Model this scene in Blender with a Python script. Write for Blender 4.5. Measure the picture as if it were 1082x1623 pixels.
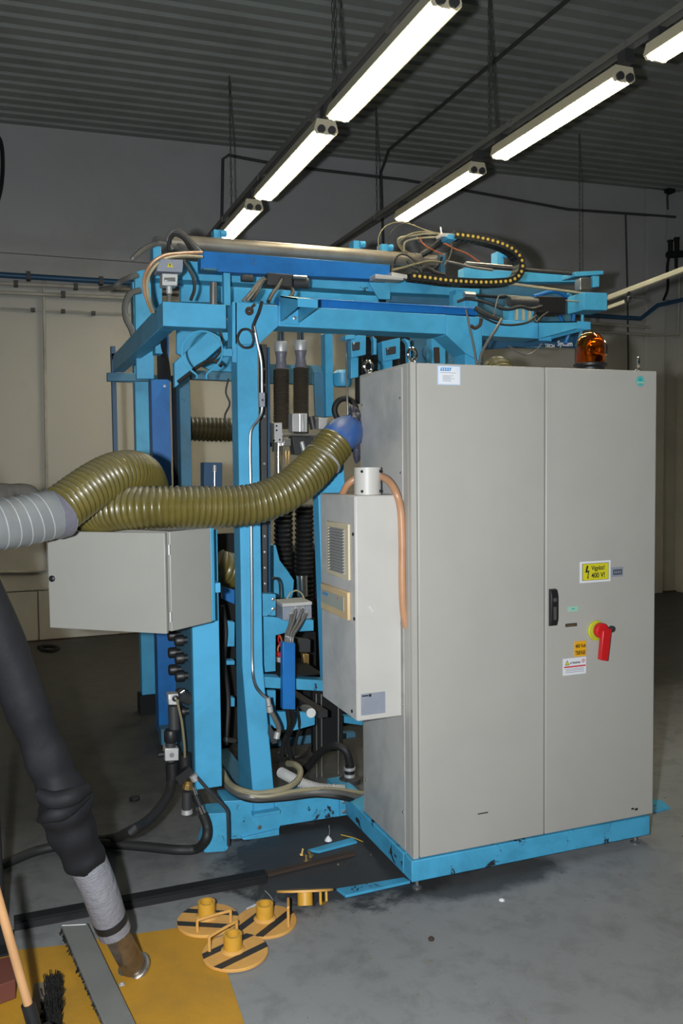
import bpy, bmesh, math, random
from mathutils import Vector, Matrix
random.seed(7)
S = bpy.context.scene
for o in list(bpy.data.objects): bpy.data.objects.remove(o)

# ---------------------------------------------------------------- camera, world, light, exposure
CAM_LOC, CAM_AX, CAM_F = ([-1.4776, -3.0916, 1.7372], [[0.933957, -0.357216, -0.011025], [0.029976, 0.047557, 0.998419], [0.356127, 0.93281, -0.055124]], 1370.6)
_r, _u, _f = [Vector(v) for v in CAM_AX]
cd = bpy.data.cameras.new('camera'); cam = bpy.data.objects.new('camera', cd); S.collection.objects.link(cam)
M4 = Matrix((( _r.x, _u.x, -_f.x, CAM_LOC[0]), (_r.y, _u.y, -_f.y, CAM_LOC[1]), (_r.z, _u.z, -_f.z, CAM_LOC[2]), (0, 0, 0, 1)))
cam.matrix_world = M4
cd.sensor_fit = 'VERTICAL'; cd.sensor_height = 24.0; cd.lens = CAM_F / 1623.0 * 24.0
cd.clip_start = 0.05; cd.clip_end = 60
S.camera = cam
S.view_settings.view_transform = 'Standard'; S.view_settings.look = 'None'
S.view_settings.exposure = 0.0; S.view_settings.gamma = 1.0; S.view_settings.use_curve_mapping = False
w = bpy.data.worlds.new('world'); S.world = w; w.use_nodes = True
w.node_tree.nodes['Background'].inputs[0].default_value = (0.55, 0.6, 0.62, 1)
w.node_tree.nodes['Background'].inputs[1].default_value = 0.012
# the photographer's flash, held just left of the lens
fl = bpy.data.lights.new('camera_flash', 'AREA'); fl.shape = 'DISK'; fl.size = 0.07; fl.energy = 162; fl.color = (0.93, 0.97, 1.0)
flo = bpy.data.objects.new('camera_flash', fl); S.collection.objects.link(flo)
_aim = (_f + _u * 0.02).normalized(); _p = Vector(CAM_LOC) - _r * 0.2 + _u * 0.02
flo.location = _p; flo.rotation_euler = (_aim).to_track_quat('-Z', 'Y').to_euler()
TUBE_EMIT = 33.0

# ---------------------------------------------------------------- materials
def _bsdf(name):
    m = bpy.data.materials.new(name); m.use_nodes = True
    return m, m.node_tree, m.node_tree.nodes['Principled BSDF']
def _noise(nt, scale, detail=5, rough=.6, dist=0.0, vec=None):
    n = nt.nodes.new('ShaderNodeTexNoise'); n.inputs['Scale'].default_value = scale; n.inputs['Detail'].default_value = detail
    n.inputs['Roughness'].default_value = rough; n.inputs['Distortion'].default_value = dist
    if vec is not None: nt.links.new(vec, n.inputs['Vector'])
    return n
def _ramp(nt, src, a, b):
    r = nt.nodes.new('ShaderNodeMapRange'); r.inputs['From Min'].default_value = a; r.inputs['From Max'].default_value = b
    nt.links.new(src, r.inputs['Value']); return r.outputs['Result']
def _mix(nt, f, a, b):
    m = nt.nodes.new('ShaderNodeMix'); m.data_type = 'RGBA'
    for s, v in ((m.inputs[0], f), (m.inputs[6], a), (m.inputs[7], b)):
        if hasattr(v, 'links') or hasattr(v, 'is_linked'): nt.links.new(v, s)
        elif isinstance(v, (int, float)): s.default_value = v
        else: s.default_value = (*v, 1)
    return m.outputs[2]
def _math(nt, op, a, b=0.0, clamp=False):
    m = nt.nodes.new('ShaderNodeMath'); m.operation = op; m.use_clamp = clamp
    for s, v in ((m.inputs[0], a), (m.inputs[1], b)):
        if isinstance(v, (int, float)): s.default_value = v
        else: nt.links.new(v, s)
    return m.outputs[0]
def paint(name, col, rough=.5, metal=0.0, dirt=.25, dscale=3.0, chip=None, chipcol=(.02, .02, .022), bump=0.0, dirtcol=None, spec=.5, bscale=60):
    m, nt, b = _bsdf(name)
    tc = nt.nodes.new('ShaderNodeNewGeometry').outputs['Position']
    n = _noise(nt, dscale, 8, .65, .3, tc)
    dc = dirtcol or tuple(c * .55 for c in col)
    f = _math(nt, 'MULTIPLY', _ramp(nt, n.outputs['Fac'], .42, .78), dirt * 1.6, True)
    c = _mix(nt, f, col, dc)
    if chip:
        n2 = _noise(nt, 9.0, 9, .72, .6, tc)
        c = _mix(nt, _ramp(nt, n2.outputs['Fac'], chip, chip + .025), c, chipcol)
    nt.links.new(c, b.inputs['Base Color'])
    b.inputs['Roughness'].default_value = rough; b.inputs['Metallic'].default_value = metal
    b.inputs['Specular IOR Level'].default_value = spec
    if bump:
        bn = nt.nodes.new('ShaderNodeBump'); bn.inputs['Strength'].default_value = bump; bn.inputs['Distance'].default_value = .01
        nt.links.new(_noise(nt, bscale, 4, .6, 0, tc).outputs['Fac'], bn.inputs['Height']); nt.links.new(bn.outputs[0], b.inputs['Normal'])
    return m
def emit(name, col, s):
    m, nt, b = _bsdf(name)
    b.inputs['Base Color'].default_value = (*col, 1); b.inputs['Emission Color'].default_value = (*col, 1); b.inputs['Emission Strength'].default_value = s
    return m
M = {}
M['light_blue'] = paint('light_blue_paint', (.066, .37, .615), .42, dirt=.42, dscale=4, chip=.675)
M['light_blue_worn'] = paint('worn_light_blue_paint', (.066, .37, .60), .45, dirt=.45, dscale=7, chip=.60)
M['royal'] = paint('royal_blue_paint', (.010, .155, .47), .4, dirt=.45, dscale=6, chip=.69)
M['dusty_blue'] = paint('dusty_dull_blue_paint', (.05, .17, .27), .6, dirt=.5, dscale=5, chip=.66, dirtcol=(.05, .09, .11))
M['cabinet'] = paint('beige_grey_enamel', (.40, .385, .35), .45, dirt=.12, dscale=2.2)
M['cabinet_side'] = paint('beige_grey_enamel_sooty', (.45, .445, .42), .5, dirt=.4, dscale=3, chip=.71, dirtcol=(.14, .15, .16), chipcol=(.06, .06, .06))  # base raised to stand in for light on the left-facing side
M['box'] = paint('pale_beige_enamel', (.315, .31, .28), .45, dirt=.12, dscale=3)
M['ac_white'] = paint('off_white_enamel', (.49, .475, .44), .45, dirt=.12, dscale=4)
M['ac_side'] = paint('dusty_grey_enamel', (.50, .49, .47), .55, dirt=.4, dscale=5, dirtcol=(.23, .24, .25))  # base lifted too, putting light on the unit's left side into the colour
M['aged_plastic'] = paint('yellowed_plastic', (.60, .52, .36), .5, dirt=.2)
M['aged_orange'] = paint('orange_yellowed_plastic', (.62, .45, .24), .5, dirt=.25)
M['panel_grey'] = paint('greenish_grey_panel', (.36, .37, .31), .5, dirt=.2)
M['slat'] = paint('grey_grille_plastic', (.28, .28, .27), .55, dirt=.3)
M['black'] = paint('black_plastic', (.012, .012, .013), .45, dirt=.1)
M['rubber'] = paint('black_rubber', (.013, .013, .013), .6, dirt=.3, dirtcol=(.03, .028, .026))
M['nozzle'] = paint('tarnished_nozzle_metal', (.30, .25, .19), .33, metal=.8, dirt=.6, dscale=12, dirtcol=(.12, .095, .07))
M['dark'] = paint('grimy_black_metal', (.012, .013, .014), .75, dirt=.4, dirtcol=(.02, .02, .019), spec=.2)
M['dark_grey'] = paint('dark_grey_metal', (.06, .06, .062), .5, metal=.4, dirt=.4)
M['steel'] = paint('steel', (.50, .49, .47), .3, metal=.9, dirt=.3)
M['chrome'] = paint('chrome', (.75, .75, .74), .14, metal=1, dirt=.1)
M['alu'] = paint('cast_aluminium', (.55, .55, .54), .5, metal=.5, dirt=.3)
M['silver_tube'] = paint('dusty_silver_tube', (.40, .36, .29), .38, metal=.55, dirt=.5, dirtcol=(.18, .15, .11))
M['galv'] = paint('galvanised_spiral_duct', (.30, .32, .33), .42, metal=.35, dirt=.5, dirtcol=(.16, .16, .15))
M['seam'] = paint('bright_seam', (.55, .56, .56), .4, metal=.4, dirt=.2)
M['elbow'] = paint('dusty_blue_plastic_elbow', (.022, .105, .36), .45, dirt=.55, dscale=9, dirtcol=(.15, .17, .24))
M['brown_hose'] = paint('salmon_brown_hose', (.46, .24, .13), .35, dirt=.35, dscale=8)
M['grey_cable'] = paint('grey_cable', (.13, .125, .115), .4, dirt=.3)
M['beige_cable'] = paint('beige_cable', (.33, .29, .18), .45, dirt=.4)
M['orange_cable'] = paint('orange_wire', (.5, .12, .03), .5, dirt=.2)
M['olive_cable'] = paint('olive_wire', (.2, .17, .09), .5, dirt=.3)
M['brown_bellows'] = paint('brown_bellows', (.055, .042, .026), .7, dirt=.5, dirtcol=(.03, .025, .02))
M['mauve_tape'] = paint('grey_tape', (.16, .155, .19), .42, dirt=.4, dirtcol=(.08, .08, .1), bump=.4, bscale=40)
M['duct_tape'] = paint('silver_tape', (.27, .27, .30), .35, metal=.3, dirt=.3, bump=.6, bscale=45)
M['yellow_dot'] = paint('yellow_pin', (.62, .42, .06), .5, dirt=.2)
M['yellow'] = paint('yellow_paint', (.62, .33, .035), .5, dirt=.35, dscale=8, chip=.69, chipcol=(.2, .12, .05))
M['yellow_disc'] = paint('worn_orange_yellow_paint', (.66, .36, .09), .55, dirt=.4, dscale=9, dirtcol=(.5, .22, .07), chip=.70, chipcol=(.25, .12, .05))
M['plate_yellow'] = paint('floor_yellow_paint', (.46, .235, .018), .6, dirt=.45, dscale=3.5, dirtcol=(.24, .14, .03), chip=.71, chipcol=(.12, .09, .05), bump=.1)
M['stripe'] = paint('black_stripe_paint', (.02, .02, .02), .6, dirt=.4, dirtcol=(.05, .045, .04))
M['plank'] = paint('grey_painted_plank', (.17, .175, .165), .65, dirt=.25, dscale=6, chip=.71, chipcol=(.04, .04, .04))
M['sleeve'] = paint('black_cloth_sleeve', (.0085, .0085, .0105), .7, dirt=.6, dirtcol=(.016, .016, .019), spec=.25, bump=.25, bscale=16)
M['wood'] = paint('bare_wood', (.50, .27, .12), .5, dirt=.3, dscale=10)
M['grey_wood'] = paint('dusty_wood', (.18, .15, .11), .8, dirt=.5)
M['bristle'] = paint('dark_bristles', (.014, .014, .014), .9, dirt=.5, dirtcol=(.04, .038, .034), spec=.1, bump=.8, bscale=120)
M['rag'] = paint('dusty_rag', (.075, .07, .06), .9, dirt=.6, dscale=14, bump=.8, bscale=30)
M['brick'] = paint('brick_red', (.14, .04, .025), .8, dirt=.4)
M['red'] = paint('red_plastic', (.55, .012, .015), .35, dirt=.1)
M['lime'] = paint('lime_yellow_plastic', (.42, .48, .04), .45, dirt=.1)
M['sign_yellow'] = paint('sign_yellow', (.62, .56, .02), .5, dirt=.05)
M['sign_orange'] = paint('sign_orange', (.75, .38, .01), .5, dirt=.05)
M['white'] = paint('white_label', (.72, .73, .76), .5, dirt=.08)
M['label_blue'] = paint('pale_blue_label', (.50, .62, .80), .5, dirt=.05)
M['print_black'] = paint('black_print', (.012, .012, .012), .6, dirt=0)
M['print_grey'] = paint('grey_print', (.25, .26, .30), .6, dirt=0)
M['print_blue'] = paint('blue_print', (.07, .27, .55), .6, dirt=0)
M['print_red'] = paint('red_print', (.55, .03, .04), .6, dirt=0)
M['print_green'] = paint('green_print', (.03, .36, .36), .6, dirt=0)
M['mint'] = paint('mint_label', (.30, .52, .40), .6, dirt=.05)
M['plate_grey'] = paint('blue_grey_plate', (.25, .27, .32), .45, dirt=.3, dscale=20, dirtcol=(.17, .19, .23))
M['brass'] = paint('brass', (.5, .33, .12), .35, metal=.8, dirt=.3)
M['fixture'] = paint('fixture_enamel', (.55, .50, .36), .45, dirt=.2)
M['tube'] = emit('lit_tube', (1.0, .92, .72), TUBE_EMIT)
M['pipe_blue'] = paint('dark_blue_pipe_paint', (.015, .07, .15), .45, dirt=.3)
M['wallpipe'] = paint('wall_coloured_pipe', (.40, .385, .33), .6, dirt=.5, dirtcol=(.2, .18, .15))
M['wallpipe_dark'] = paint('dark_conduit', (.05, .05, .05), .6, dirt=.4)
M['beige_pipe'] = paint('beige_square_tube', (.42, .39, .27), .5, dirt=.3)
M['rust'] = paint('rusty_grime', (.05, .03, .02), .9, dirt=.5)

def wall_mat():
    m, nt, b = _bsdf('painted_block_wall')
    pos = nt.nodes.new('ShaderNodeNewGeometry').outputs['Position']
    n = _noise(nt, 1.1, 9, .65, .4, pos); n2 = _noise(nt, 6, 8, .7, .5, pos)
    sep = nt.nodes.new('ShaderNodeSeparateXYZ'); nt.links.new(pos, sep.inputs[0])
    z = _math(nt, 'ADD', sep.outputs['Z'], _math(nt, 'MULTIPLY', n.outputs['Fac'], .5))
    up = _ramp(nt, z, 3.35, 4.15)                       # greyer upper wall: shade above the lamp reflectors put into the colour
    c = _mix(nt, up, (.47, .455, .40), (.37, .37, .375))
    c = _mix(nt, _math(nt, 'MULTIPLY', _ramp(nt, n.outputs['Fac'], .5, .8), .5), c, (.26, .24, .20))
    c = _mix(nt, _math(nt, 'MULTIPLY', _ramp(nt, n2.outputs['Fac'], .66, .8), .6), c, (.16, .15, .13))
    nt.links.new(c, b.inputs['Base Color']); b.inputs['Roughness'].default_value = .8
    bn = nt.nodes.new('ShaderNodeBump'); bn.inputs['Strength'].default_value = .25; bn.inputs['Distance'].default_value = .02
    nt.links.new(n2.outputs['Fac'], bn.inputs['Height']); nt.links.new(bn.outputs[0], b.inputs['Normal'])
    return m
def ceil_mat():
    return paint('dusty_corrugated_sheet', (.25, .265, .25), .65, dirt=.5, dscale=1.6, dirtcol=(.16, .165, .155))
def floor_mat():
    m, nt, b = _bsdf('stained_concrete')
    pos = nt.nodes.new('ShaderNodeNewGeometry').outputs['Position']
    n = _noise(nt, .9, 9, .62, .6, pos); n2 = _noise(nt, 7, 9, .7, .3, pos); n3 = _noise(nt, 45, 6, .7, 0, pos)
    sep = nt.nodes.new('ShaderNodeSeparateXYZ'); nt.links.new(pos, sep.inputs[0])
    X, Y = sep.outputs['X'], sep.outputs['Y']
    c = _mix(nt, _ramp(nt, n.outputs['Fac'], .35, .7), (.245, .252, .255), (.205, .21, .213))
    c = _mix(nt, _math(nt, 'MULTIPLY', _ramp(nt, n2.outputs['Fac'], .48, .72), .75), c, (.13, .132, .132))
    c = _mix(nt, _ramp(nt, n3.outputs['Fac'], .68, .74), c, (.34, .34, .33))
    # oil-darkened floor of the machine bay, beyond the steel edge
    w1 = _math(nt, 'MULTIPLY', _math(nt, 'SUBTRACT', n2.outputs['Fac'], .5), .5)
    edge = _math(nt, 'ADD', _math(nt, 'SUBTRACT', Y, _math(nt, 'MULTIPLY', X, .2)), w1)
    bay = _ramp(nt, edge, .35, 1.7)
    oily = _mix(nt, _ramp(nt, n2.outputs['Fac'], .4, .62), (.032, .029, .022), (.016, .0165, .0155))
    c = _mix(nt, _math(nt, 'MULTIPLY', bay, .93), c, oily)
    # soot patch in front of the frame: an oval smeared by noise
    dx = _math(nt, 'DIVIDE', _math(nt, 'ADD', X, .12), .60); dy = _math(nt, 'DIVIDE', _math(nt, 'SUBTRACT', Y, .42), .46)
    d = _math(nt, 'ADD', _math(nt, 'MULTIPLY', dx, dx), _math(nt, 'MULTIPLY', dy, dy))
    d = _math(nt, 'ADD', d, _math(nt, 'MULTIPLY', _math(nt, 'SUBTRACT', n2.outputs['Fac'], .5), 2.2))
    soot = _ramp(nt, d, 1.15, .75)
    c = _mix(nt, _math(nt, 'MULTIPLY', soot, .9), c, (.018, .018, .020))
    # a second, darker oval along the cabinet front, its edge broken by noise
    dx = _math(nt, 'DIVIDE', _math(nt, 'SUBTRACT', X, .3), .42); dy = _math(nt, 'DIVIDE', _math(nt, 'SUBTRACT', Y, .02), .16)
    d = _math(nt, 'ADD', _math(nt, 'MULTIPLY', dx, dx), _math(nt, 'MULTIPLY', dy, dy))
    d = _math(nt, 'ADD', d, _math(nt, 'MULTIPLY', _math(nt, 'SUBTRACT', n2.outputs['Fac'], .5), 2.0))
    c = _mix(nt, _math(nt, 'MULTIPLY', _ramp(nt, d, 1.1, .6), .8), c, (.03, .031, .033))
    nt.links.new(c, b.inputs['Base Color']); b.inputs['Roughness'].default_value = .62
    bn = nt.nodes.new('ShaderNodeBump'); bn.inputs['Strength'].default_value = .25; bn.inputs['Distance'].default_value = .01
    nt.links.new(n2.outputs['Fac'], bn.inputs['Height']); nt.links.new(bn.outputs[0], b.inputs['Normal'])
    return m
def hose_mat(name, col):
    m, nt, b = _bsdf(name)
    pos = nt.nodes.new('ShaderNodeNewGeometry').outputs['Position']
    n = _noise(nt, 9, 7, .65, .2, pos)
    # pale dust lies on whatever faces up
    geo = nt.nodes.new('ShaderNodeNewGeometry'); sp = nt.nodes.new('ShaderNodeSeparateXYZ'); nt.links.new(geo.outputs['Normal'], sp.inputs[0])
    up = _ramp(nt, _math(nt, 'ADD', sp.outputs['Z'], _math(nt, 'MULTIPLY', n.outputs['Fac'], .5)), .45, 1.25)
    c = _mix(nt, _ramp(nt, n.outputs['Fac'], .35, .75), col, tuple(q * .6 for q in col))
    c = _mix(nt, _math(nt, 'MULTIPLY', up, .75), c, (.17, .16, .12))
    nt.links.new(c, b.inputs['Base Color']); b.inputs['Roughness'].default_value = .36; b.inputs['Transmission Weight'].default_value = 0.0
    b.inputs['Coat Weight'].default_value = .12; b.inputs['Coat Roughness'].default_value = .12
    return m
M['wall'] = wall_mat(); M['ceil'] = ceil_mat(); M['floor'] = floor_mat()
M['olive_duct'] = hose_mat('olive_clear_duct', (.13, .105, .024))
M['olive_dark'] = hose_mat('dark_olive_duct', (.045, .034, .012))
def glass(name, col, rough=.05, tr=1.0):
    m, nt, b = _bsdf(name)
    b.inputs['Base Color'].default_value = (*col, 1); b.inputs['Transmission Weight'].default_value = tr; b.inputs['Roughness'].default_value = rough; b.inputs['IOR'].default_value = 1.45
    return m
M['amber'] = glass('amber_dome', (1.0, .40, .05), .06)
M['clear_wrap'] = glass('crumpled_clear_film', (.75, .77, .8), .25, .6)
M['film'] = paint('dark_navy_film', (.035, .035, .055), .3, dirt=.4, dirtcol=(.09, .09, .12), bump=.5, bscale=50)
M['rail_grey'] = paint('rail_grey', (.15, .145, .13), .5, dirt=.4)
M['display'] = paint('dark_display', (.03, .035, .04), .2, dirt=0)

# ---------------------------------------------------------------- mesh helpers
def spline(pts, n=6):
    P = [Vector(p) for p in pts]
    if len(P) < 3: return P
    out = []
    for i in range(len(P) - 1):
        a = P[i - 1] if i else P[0] * 2 - P[1]; b, c = P[i], P[i + 1]; d = P[i + 2] if i + 2 < len(P) else P[-1] * 2 - P[-2]
        for k in range(n):
            t = k / n
            out.append(.5 * ((2 * b) + (c - a) * t + (2 * a - 5 * b + 4 * c - d) * t * t + (3 * b - a - 3 * c + d) * t ** 3))
    out.append(P[-1]); return out
def resample(path, step):
    out = [path[0]]; acc = 0.0
    for a, b in zip(path, path[1:]):
        L = (b - a).length; pos = step - acc
        while pos <= L:
            out.append(a + (b - a) * (pos / L)); pos += step
        acc = (acc + L) % step if L else acc
    return out
class MB:
    def __init__(self): self.v = []; self.f = []; self.mi = []
    def add(self, vs, fs, mi=0):
        k = len(self.v); self.v += [tuple(p) for p in vs]; self.f += [tuple(i + k for i in f) for f in fs]; self.mi += [mi] * len(fs); return self
    def box(self, x0, x1, y0, y1, z0, z1, mi=0):
        vs = [(x, y, z) for x in (x0, x1) for y in (y0, y1) for z in (z0, z1)]
        return self.add(vs, [(0, 1, 3, 2), (4, 6, 7, 5), (0, 4, 5, 1), (2, 3, 7, 6), (0, 2, 6, 4), (1, 5, 7, 3)], mi)
    def rbox(self, x0, x1, z0, z1, y0, y1, mi=0): return self.box(x0, x1, y0, y1, z0, z1, mi)
    def prism(self, pts, ax, a, b, mi=0):
        mk = {'X': lambda p, t: (t, p[0], p[1]), 'Y': lambda p, t: (p[0], t, p[1]), 'Z': lambda p, t: (p[0], p[1], t)}[ax]
        n = len(pts); vs = [mk(p, a) for p in pts] + [mk(p, b) for p in pts]
        return self.add(vs, [tuple(range(n)), tuple(range(2 * n - 1, n - 1, -1))] + [(i, (i + 1) % n, n + (i + 1) % n, n + i) for i in range(n)], mi)
    def frame(self, a, b, size_a, size_b=None, up=(0, 0, 1), mi=0, w=None):
        a, b = Vector(a), Vector(b); d = (b - a).normalized(); s = d.cross(Vector(up)).normalized(); u = s.cross(d)
        vs = []
        for p in (a, b):
            for sx, sy in ((-1, -1), (1, -1), (1, 1), (-1, 1)): vs.append(p + s * sx * size_a / 2 + u * sy * (size_b or size_a) / 2)
        return self.add(vs, [(0, 1, 2, 3), (7, 6, 5, 4), (0, 4, 5, 1), (1, 5, 6, 2), (2, 6, 7, 3), (3, 7, 4, 0)], mi)
    def tube(self, path, r, seg=10, n=6, caps=True, mi=0, smooth=True, hollow=False):
        P = spline(path, n) if smooth else [Vector(p) for p in path]
        T = []
        for i in range(len(P)):
            t = (P[min(i + 1, len(P) - 1)] - P[max(i - 1, 0)]); T.append(t.normalized() if t.length > 1e-9 else Vector((0, 0, 1)))
        ref = Vector((0, 0, 1)) if abs(T[0].z) < .9 else Vector((1, 0, 0)); N = T[0].cross(ref).normalized()
        vs = []; R = r if callable(r) else (lambda s: r)
        for i, p in enumerate(P):
            N = (N - T[i] * N.dot(T[i])).normalized(); B = T[i].cross(N); rr = R(i / max(1, len(P) - 1))
            for k in range(seg):
                a = 2 * math.pi * k / seg; vs.append(p + (N * math.cos(a) + B * math.sin(a)) * rr)
        fs = [(i * seg + k, i * seg + (k + 1) % seg, (i + 1) * seg + (k + 1) % seg, (i + 1) * seg + k) for i in range(len(P) - 1) for k in range(seg)]
        if caps: fs += [tuple(range(seg))[::-1], tuple((len(P) - 1) * seg + k for k in range(seg))]
        return self.add(vs, fs, mi)
    def ribbed(self, path, r, pitch, depth, seg=28, mi=0, caps=True):
        P = resample(spline(path, 14), pitch / 4)
        self._i = 0; nP = len(P); prof = (0, .75, 1, .75)
        def R(s):
            return r + depth * (prof[int(round(s * (nP - 1))) % 4] - .5) * 2
        return self.tube(P, R, seg, mi=mi, smooth=False, caps=caps)
    def cyl(self, a, b, r, seg=16, r2=None, mi=0):
        r2 = r if r2 is None else r2
        return self.tube([a, b], (lambda s: r + (r2 - r) * s), seg, mi=mi, smooth=False)
    def lathe(self, prof, o, axis=(0, 0, 1), seg=28, mi=0, close=True):
        A = Vector(axis).normalized(); ref = Vector((0, 0, 1)) if abs(A.z) < .9 else Vector((1, 0, 0)); N = A.cross(ref).normalized(); B = A.cross(N); O = Vector(o); vs = []
        for r, h in prof:
            for k in range(seg):
                a = 2 * math.pi * k / seg; vs.append(O + A * h + (N * math.cos(a) + B * math.sin(a)) * r)
        fs = [(i * seg + k, i * seg + (k + 1) % seg, (i + 1) * seg + (k + 1) % seg, (i + 1) * seg + k) for i in range(len(prof) - 1) for k in range(seg)]
        if close: fs += [tuple(range(seg))[::-1], tuple((len(prof) - 1) * seg + k for k in range(seg))]
        return self.add(vs, fs, mi)
    def torus(self, c, R, r, axis=(0, 1, 0), seg=28, rs=8, a0=0, a1=360, mi=0):
        A = Vector(axis).normalized(); ref = Vector((0, 0, 1)) if abs(A.z) < .9 else Vector((1, 0, 0)); N = A.cross(ref).normalized(); B = A.cross(N); C_ = Vector(c)
        pts = [C_ + (N * math.cos(math.radians(a0 + (a1 - a0) * i / seg)) + B * math.sin(math.radians(a0 + (a1 - a0) * i / seg))) * R for i in range(seg + 1)]
        return self.tube(pts, r, rs, mi=mi, smooth=False)
    def build(self, name, mat, parent=None, label=None, bevel=0, smooth=True, kind=None, cat=None, group=None):
        me = bpy.data.meshes.new(name); off = Vector(parent['base']) if parent is not None and 'base' in parent else Vector((0, 0, 0))
        me.from_pydata([Vector(p) - off for p in self.v], [], self.f); me.update()
        bm = bmesh.new(); bm.from_mesh(me); bmesh.ops.recalc_face_normals(bm, faces=bm.faces)
        bm.to_mesh(me); bm.free()
        for mm in (mat if isinstance(mat, (list, tuple)) else [mat]): me.materials.append(M[mm] if isinstance(mm, str) else mm)
        for p, i in zip(me.polygons, self.mi): p.material_index = i; p.use_smooth = smooth
        if smooth: me.set_sharp_from_angle(angle=math.radians(38))
        o = bpy.data.objects.new(name, me); S.collection.objects.link(o)
        if bevel:
            md = o.modifiers.new('bevel', 'BEVEL'); md.width = bevel; md.segments = 2; md.limit_method = 'ANGLE'; md.angle_limit = math.radians(40)
        if parent is not None: o.parent = parent; o['base'] = list(off)
        if label: o['label'] = label
        if cat: o['category'] = cat
        if group: o['group'] = group
        if kind: o['kind'] = kind
        return o
def thing(name, label, cat, loc=(0, 0, 0), group=None):
    o = bpy.data.objects.new(name, None); S.collection.objects.link(o); o.location = loc; o['base'] = list(loc); o.empty_display_size = .1
    o['label'] = label; o['category'] = cat
    if group: o['group'] = group
    return o
def solo(mb, name, mat, label, cat, group=None, bevel=0, kind=None):
    return mb.build(name, mat, None, label, bevel, True, kind, cat, group)
def copy_thing(root, delta, label, group=None):
    r = root.copy(); S.collection.objects.link(r); r.location = root.location + Vector(delta); r['label'] = label
    if group: r['group'] = group
    def rec(src, dst):
        for ch in [c for c in list(src.children)]:
            c = ch.copy(); S.collection.objects.link(c); c.parent = dst; rec(ch, c)
    rec(root, r); return r
def text(s, size, loc, mat, parent, facing='-Y', name='lettering', sx=1.0, tilt=0.0, ext=.0004, bold=0.0):
    cu = bpy.data.curves.new('t', 'FONT'); cu.body = s; cu.size = size; cu.offset = bold; cu.extrude = ext; cu.align_x = 'LEFT'; cu.resolution_u = 3
    to = bpy.data.objects.new('t', cu); me = bpy.data.meshes.new_from_object(to); bpy.data.objects.remove(to)
    rz = {'-Y': 0.0, '-X': -90.0}[facing] if isinstance(facing, str) else facing
    mt = Matrix.Translation(Vector(loc)) @ Matrix.Rotation(math.radians(rz), 4, 'Z') @ Matrix.Rotation(math.radians(90), 4, 'X') @ Matrix.Rotation(math.radians(tilt), 4, 'Z') @ Matrix.Diagonal((sx, 1, 1, 1))
    me.transform(Matrix.Translation(-Vector(parent['base'])) @ mt); me.materials.clear(); me.materials.append(M[mat])
    o = bpy.data.objects.new(name, me); S.collection.objects.link(o); o.parent = parent; o['base'] = list(parent['base']); return o
def bolts(mb, pts, r=.007, h=.006, axis=(0, -1, 0)):
    for p in pts:
        mb.lathe([(r * 1.5, 0), (r * 1.5, h * .3), (r, h * .3), (r, h)], p, axis, 6)
    return mb
# ================================================================ the setting
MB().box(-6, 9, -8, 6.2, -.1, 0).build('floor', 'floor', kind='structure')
# corrugated ceiling: trapezoid ribs running along X, slightly rising to the right
mb = MB(); prof = []; y = -8.0
while y < 6.1:
    prof += [(y, 0), (y + .105, 0), (y + .115, .06), (y + .16, .06)]; y += .17
vs = []
for x in (-6, 9):
    for (yy, dz) in prof: vs.append((x, yy, 5.085 + .02 * x + dz))
n = len(prof); mb.add(vs, [(i, i + 1, n + i + 1, n + i) for i in range(n - 1)])
mb.add([(-6, -8, 5.3), (9, -8, 5.5), (9, 6.2, 5.5), (-6, 6.2, 5.3)], [(0, 1, 2, 3)])
mb.build('ceiling', 'ceil', kind='structure')
wb = MB().box(-6, 9, 6.03, 6.2, 0, 5.4).build('wall_back', 'wall', kind='structure')
MB().box(6.75, 6.95, -8, 6.03, 0, 5.4).build('wall_right', 'wall', kind='structure')
MB().box(-6.2, -6, -8, 6.2, 0, 5.4).build('wall_left', 'wall', kind='structure')
MB().box(-6.2, 7, -8.2, -8, 0, 5.4).build('wall_front', 'wall', kind='structure')
# the big concrete blocks showing low on the back wall
for r, (z0, z1) in enumerate(((.012, .50), (.515, 1.0))):
    x = -2.86 + (.42 if r else 0)
    for k in range(4):
        MB().box(x + .006, x + .79, 6.012, 6.03, z0, z1).build('block', 'wall', wb, bevel=.004); x += .80
MB().box(-6, 6.75, 5.985, 6.03, 3.818, 3.854).build('trim_1', 'wall', kind='structure')
MB().box(-6, 6.75, 6.0, 6.03, 0, .012).build('baseboard_back', 'rust', kind='structure')
MB().box(6.2, 6.5, 5.975, 6.03, 0, 5.2).build('trim_2', 'wall', kind='structure', bevel=.005)

# wall pipes and conduits
def pipe(name, label, mat, path, r, group=None, brackets=(), cat='pipe', smooth=False, seg=10):
    t = thing(name, label, cat, path[0], group)
    MB().tube(path, r, seg, smooth=smooth).build('run', mat, t)
    for p in brackets: MB().box(p[0] - .02, p[0] + .02, p[1] - r - .004, 6.02, p[2] - r - .01, p[2] + r + .01).build('clip', 'wallpipe_dark', t)
    return t
pipe('wall_pipe', 'dark blue painted pipe running along the back wall above the pale pipes', 'pipe_blue', [(-1.847, 5.93, 3.588), (-0.204, 5.93, 3.592), (3.236, 5.93, 3.543), (6.069, 5.93, 3.545), (6.336, 5.93, 3.727), (6.929, 5.93, 3.865)], .028, brackets=[(-1.257, 5.93, 3.597), (-0.575, 5.93, 3.593)])
pipe('wall_pipe', 'upper of the two pale pipes just under the blue wall pipe', 'wallpipe', [(-1.851, 5.96, 3.511), (-0.201, 5.96, 3.534), (6.245, 5.96, 3.447)], .018, 'pale pipes along the back wall', [(-0.816, 5.96, 3.528), (-1.373, 5.96, 3.523)])
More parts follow.
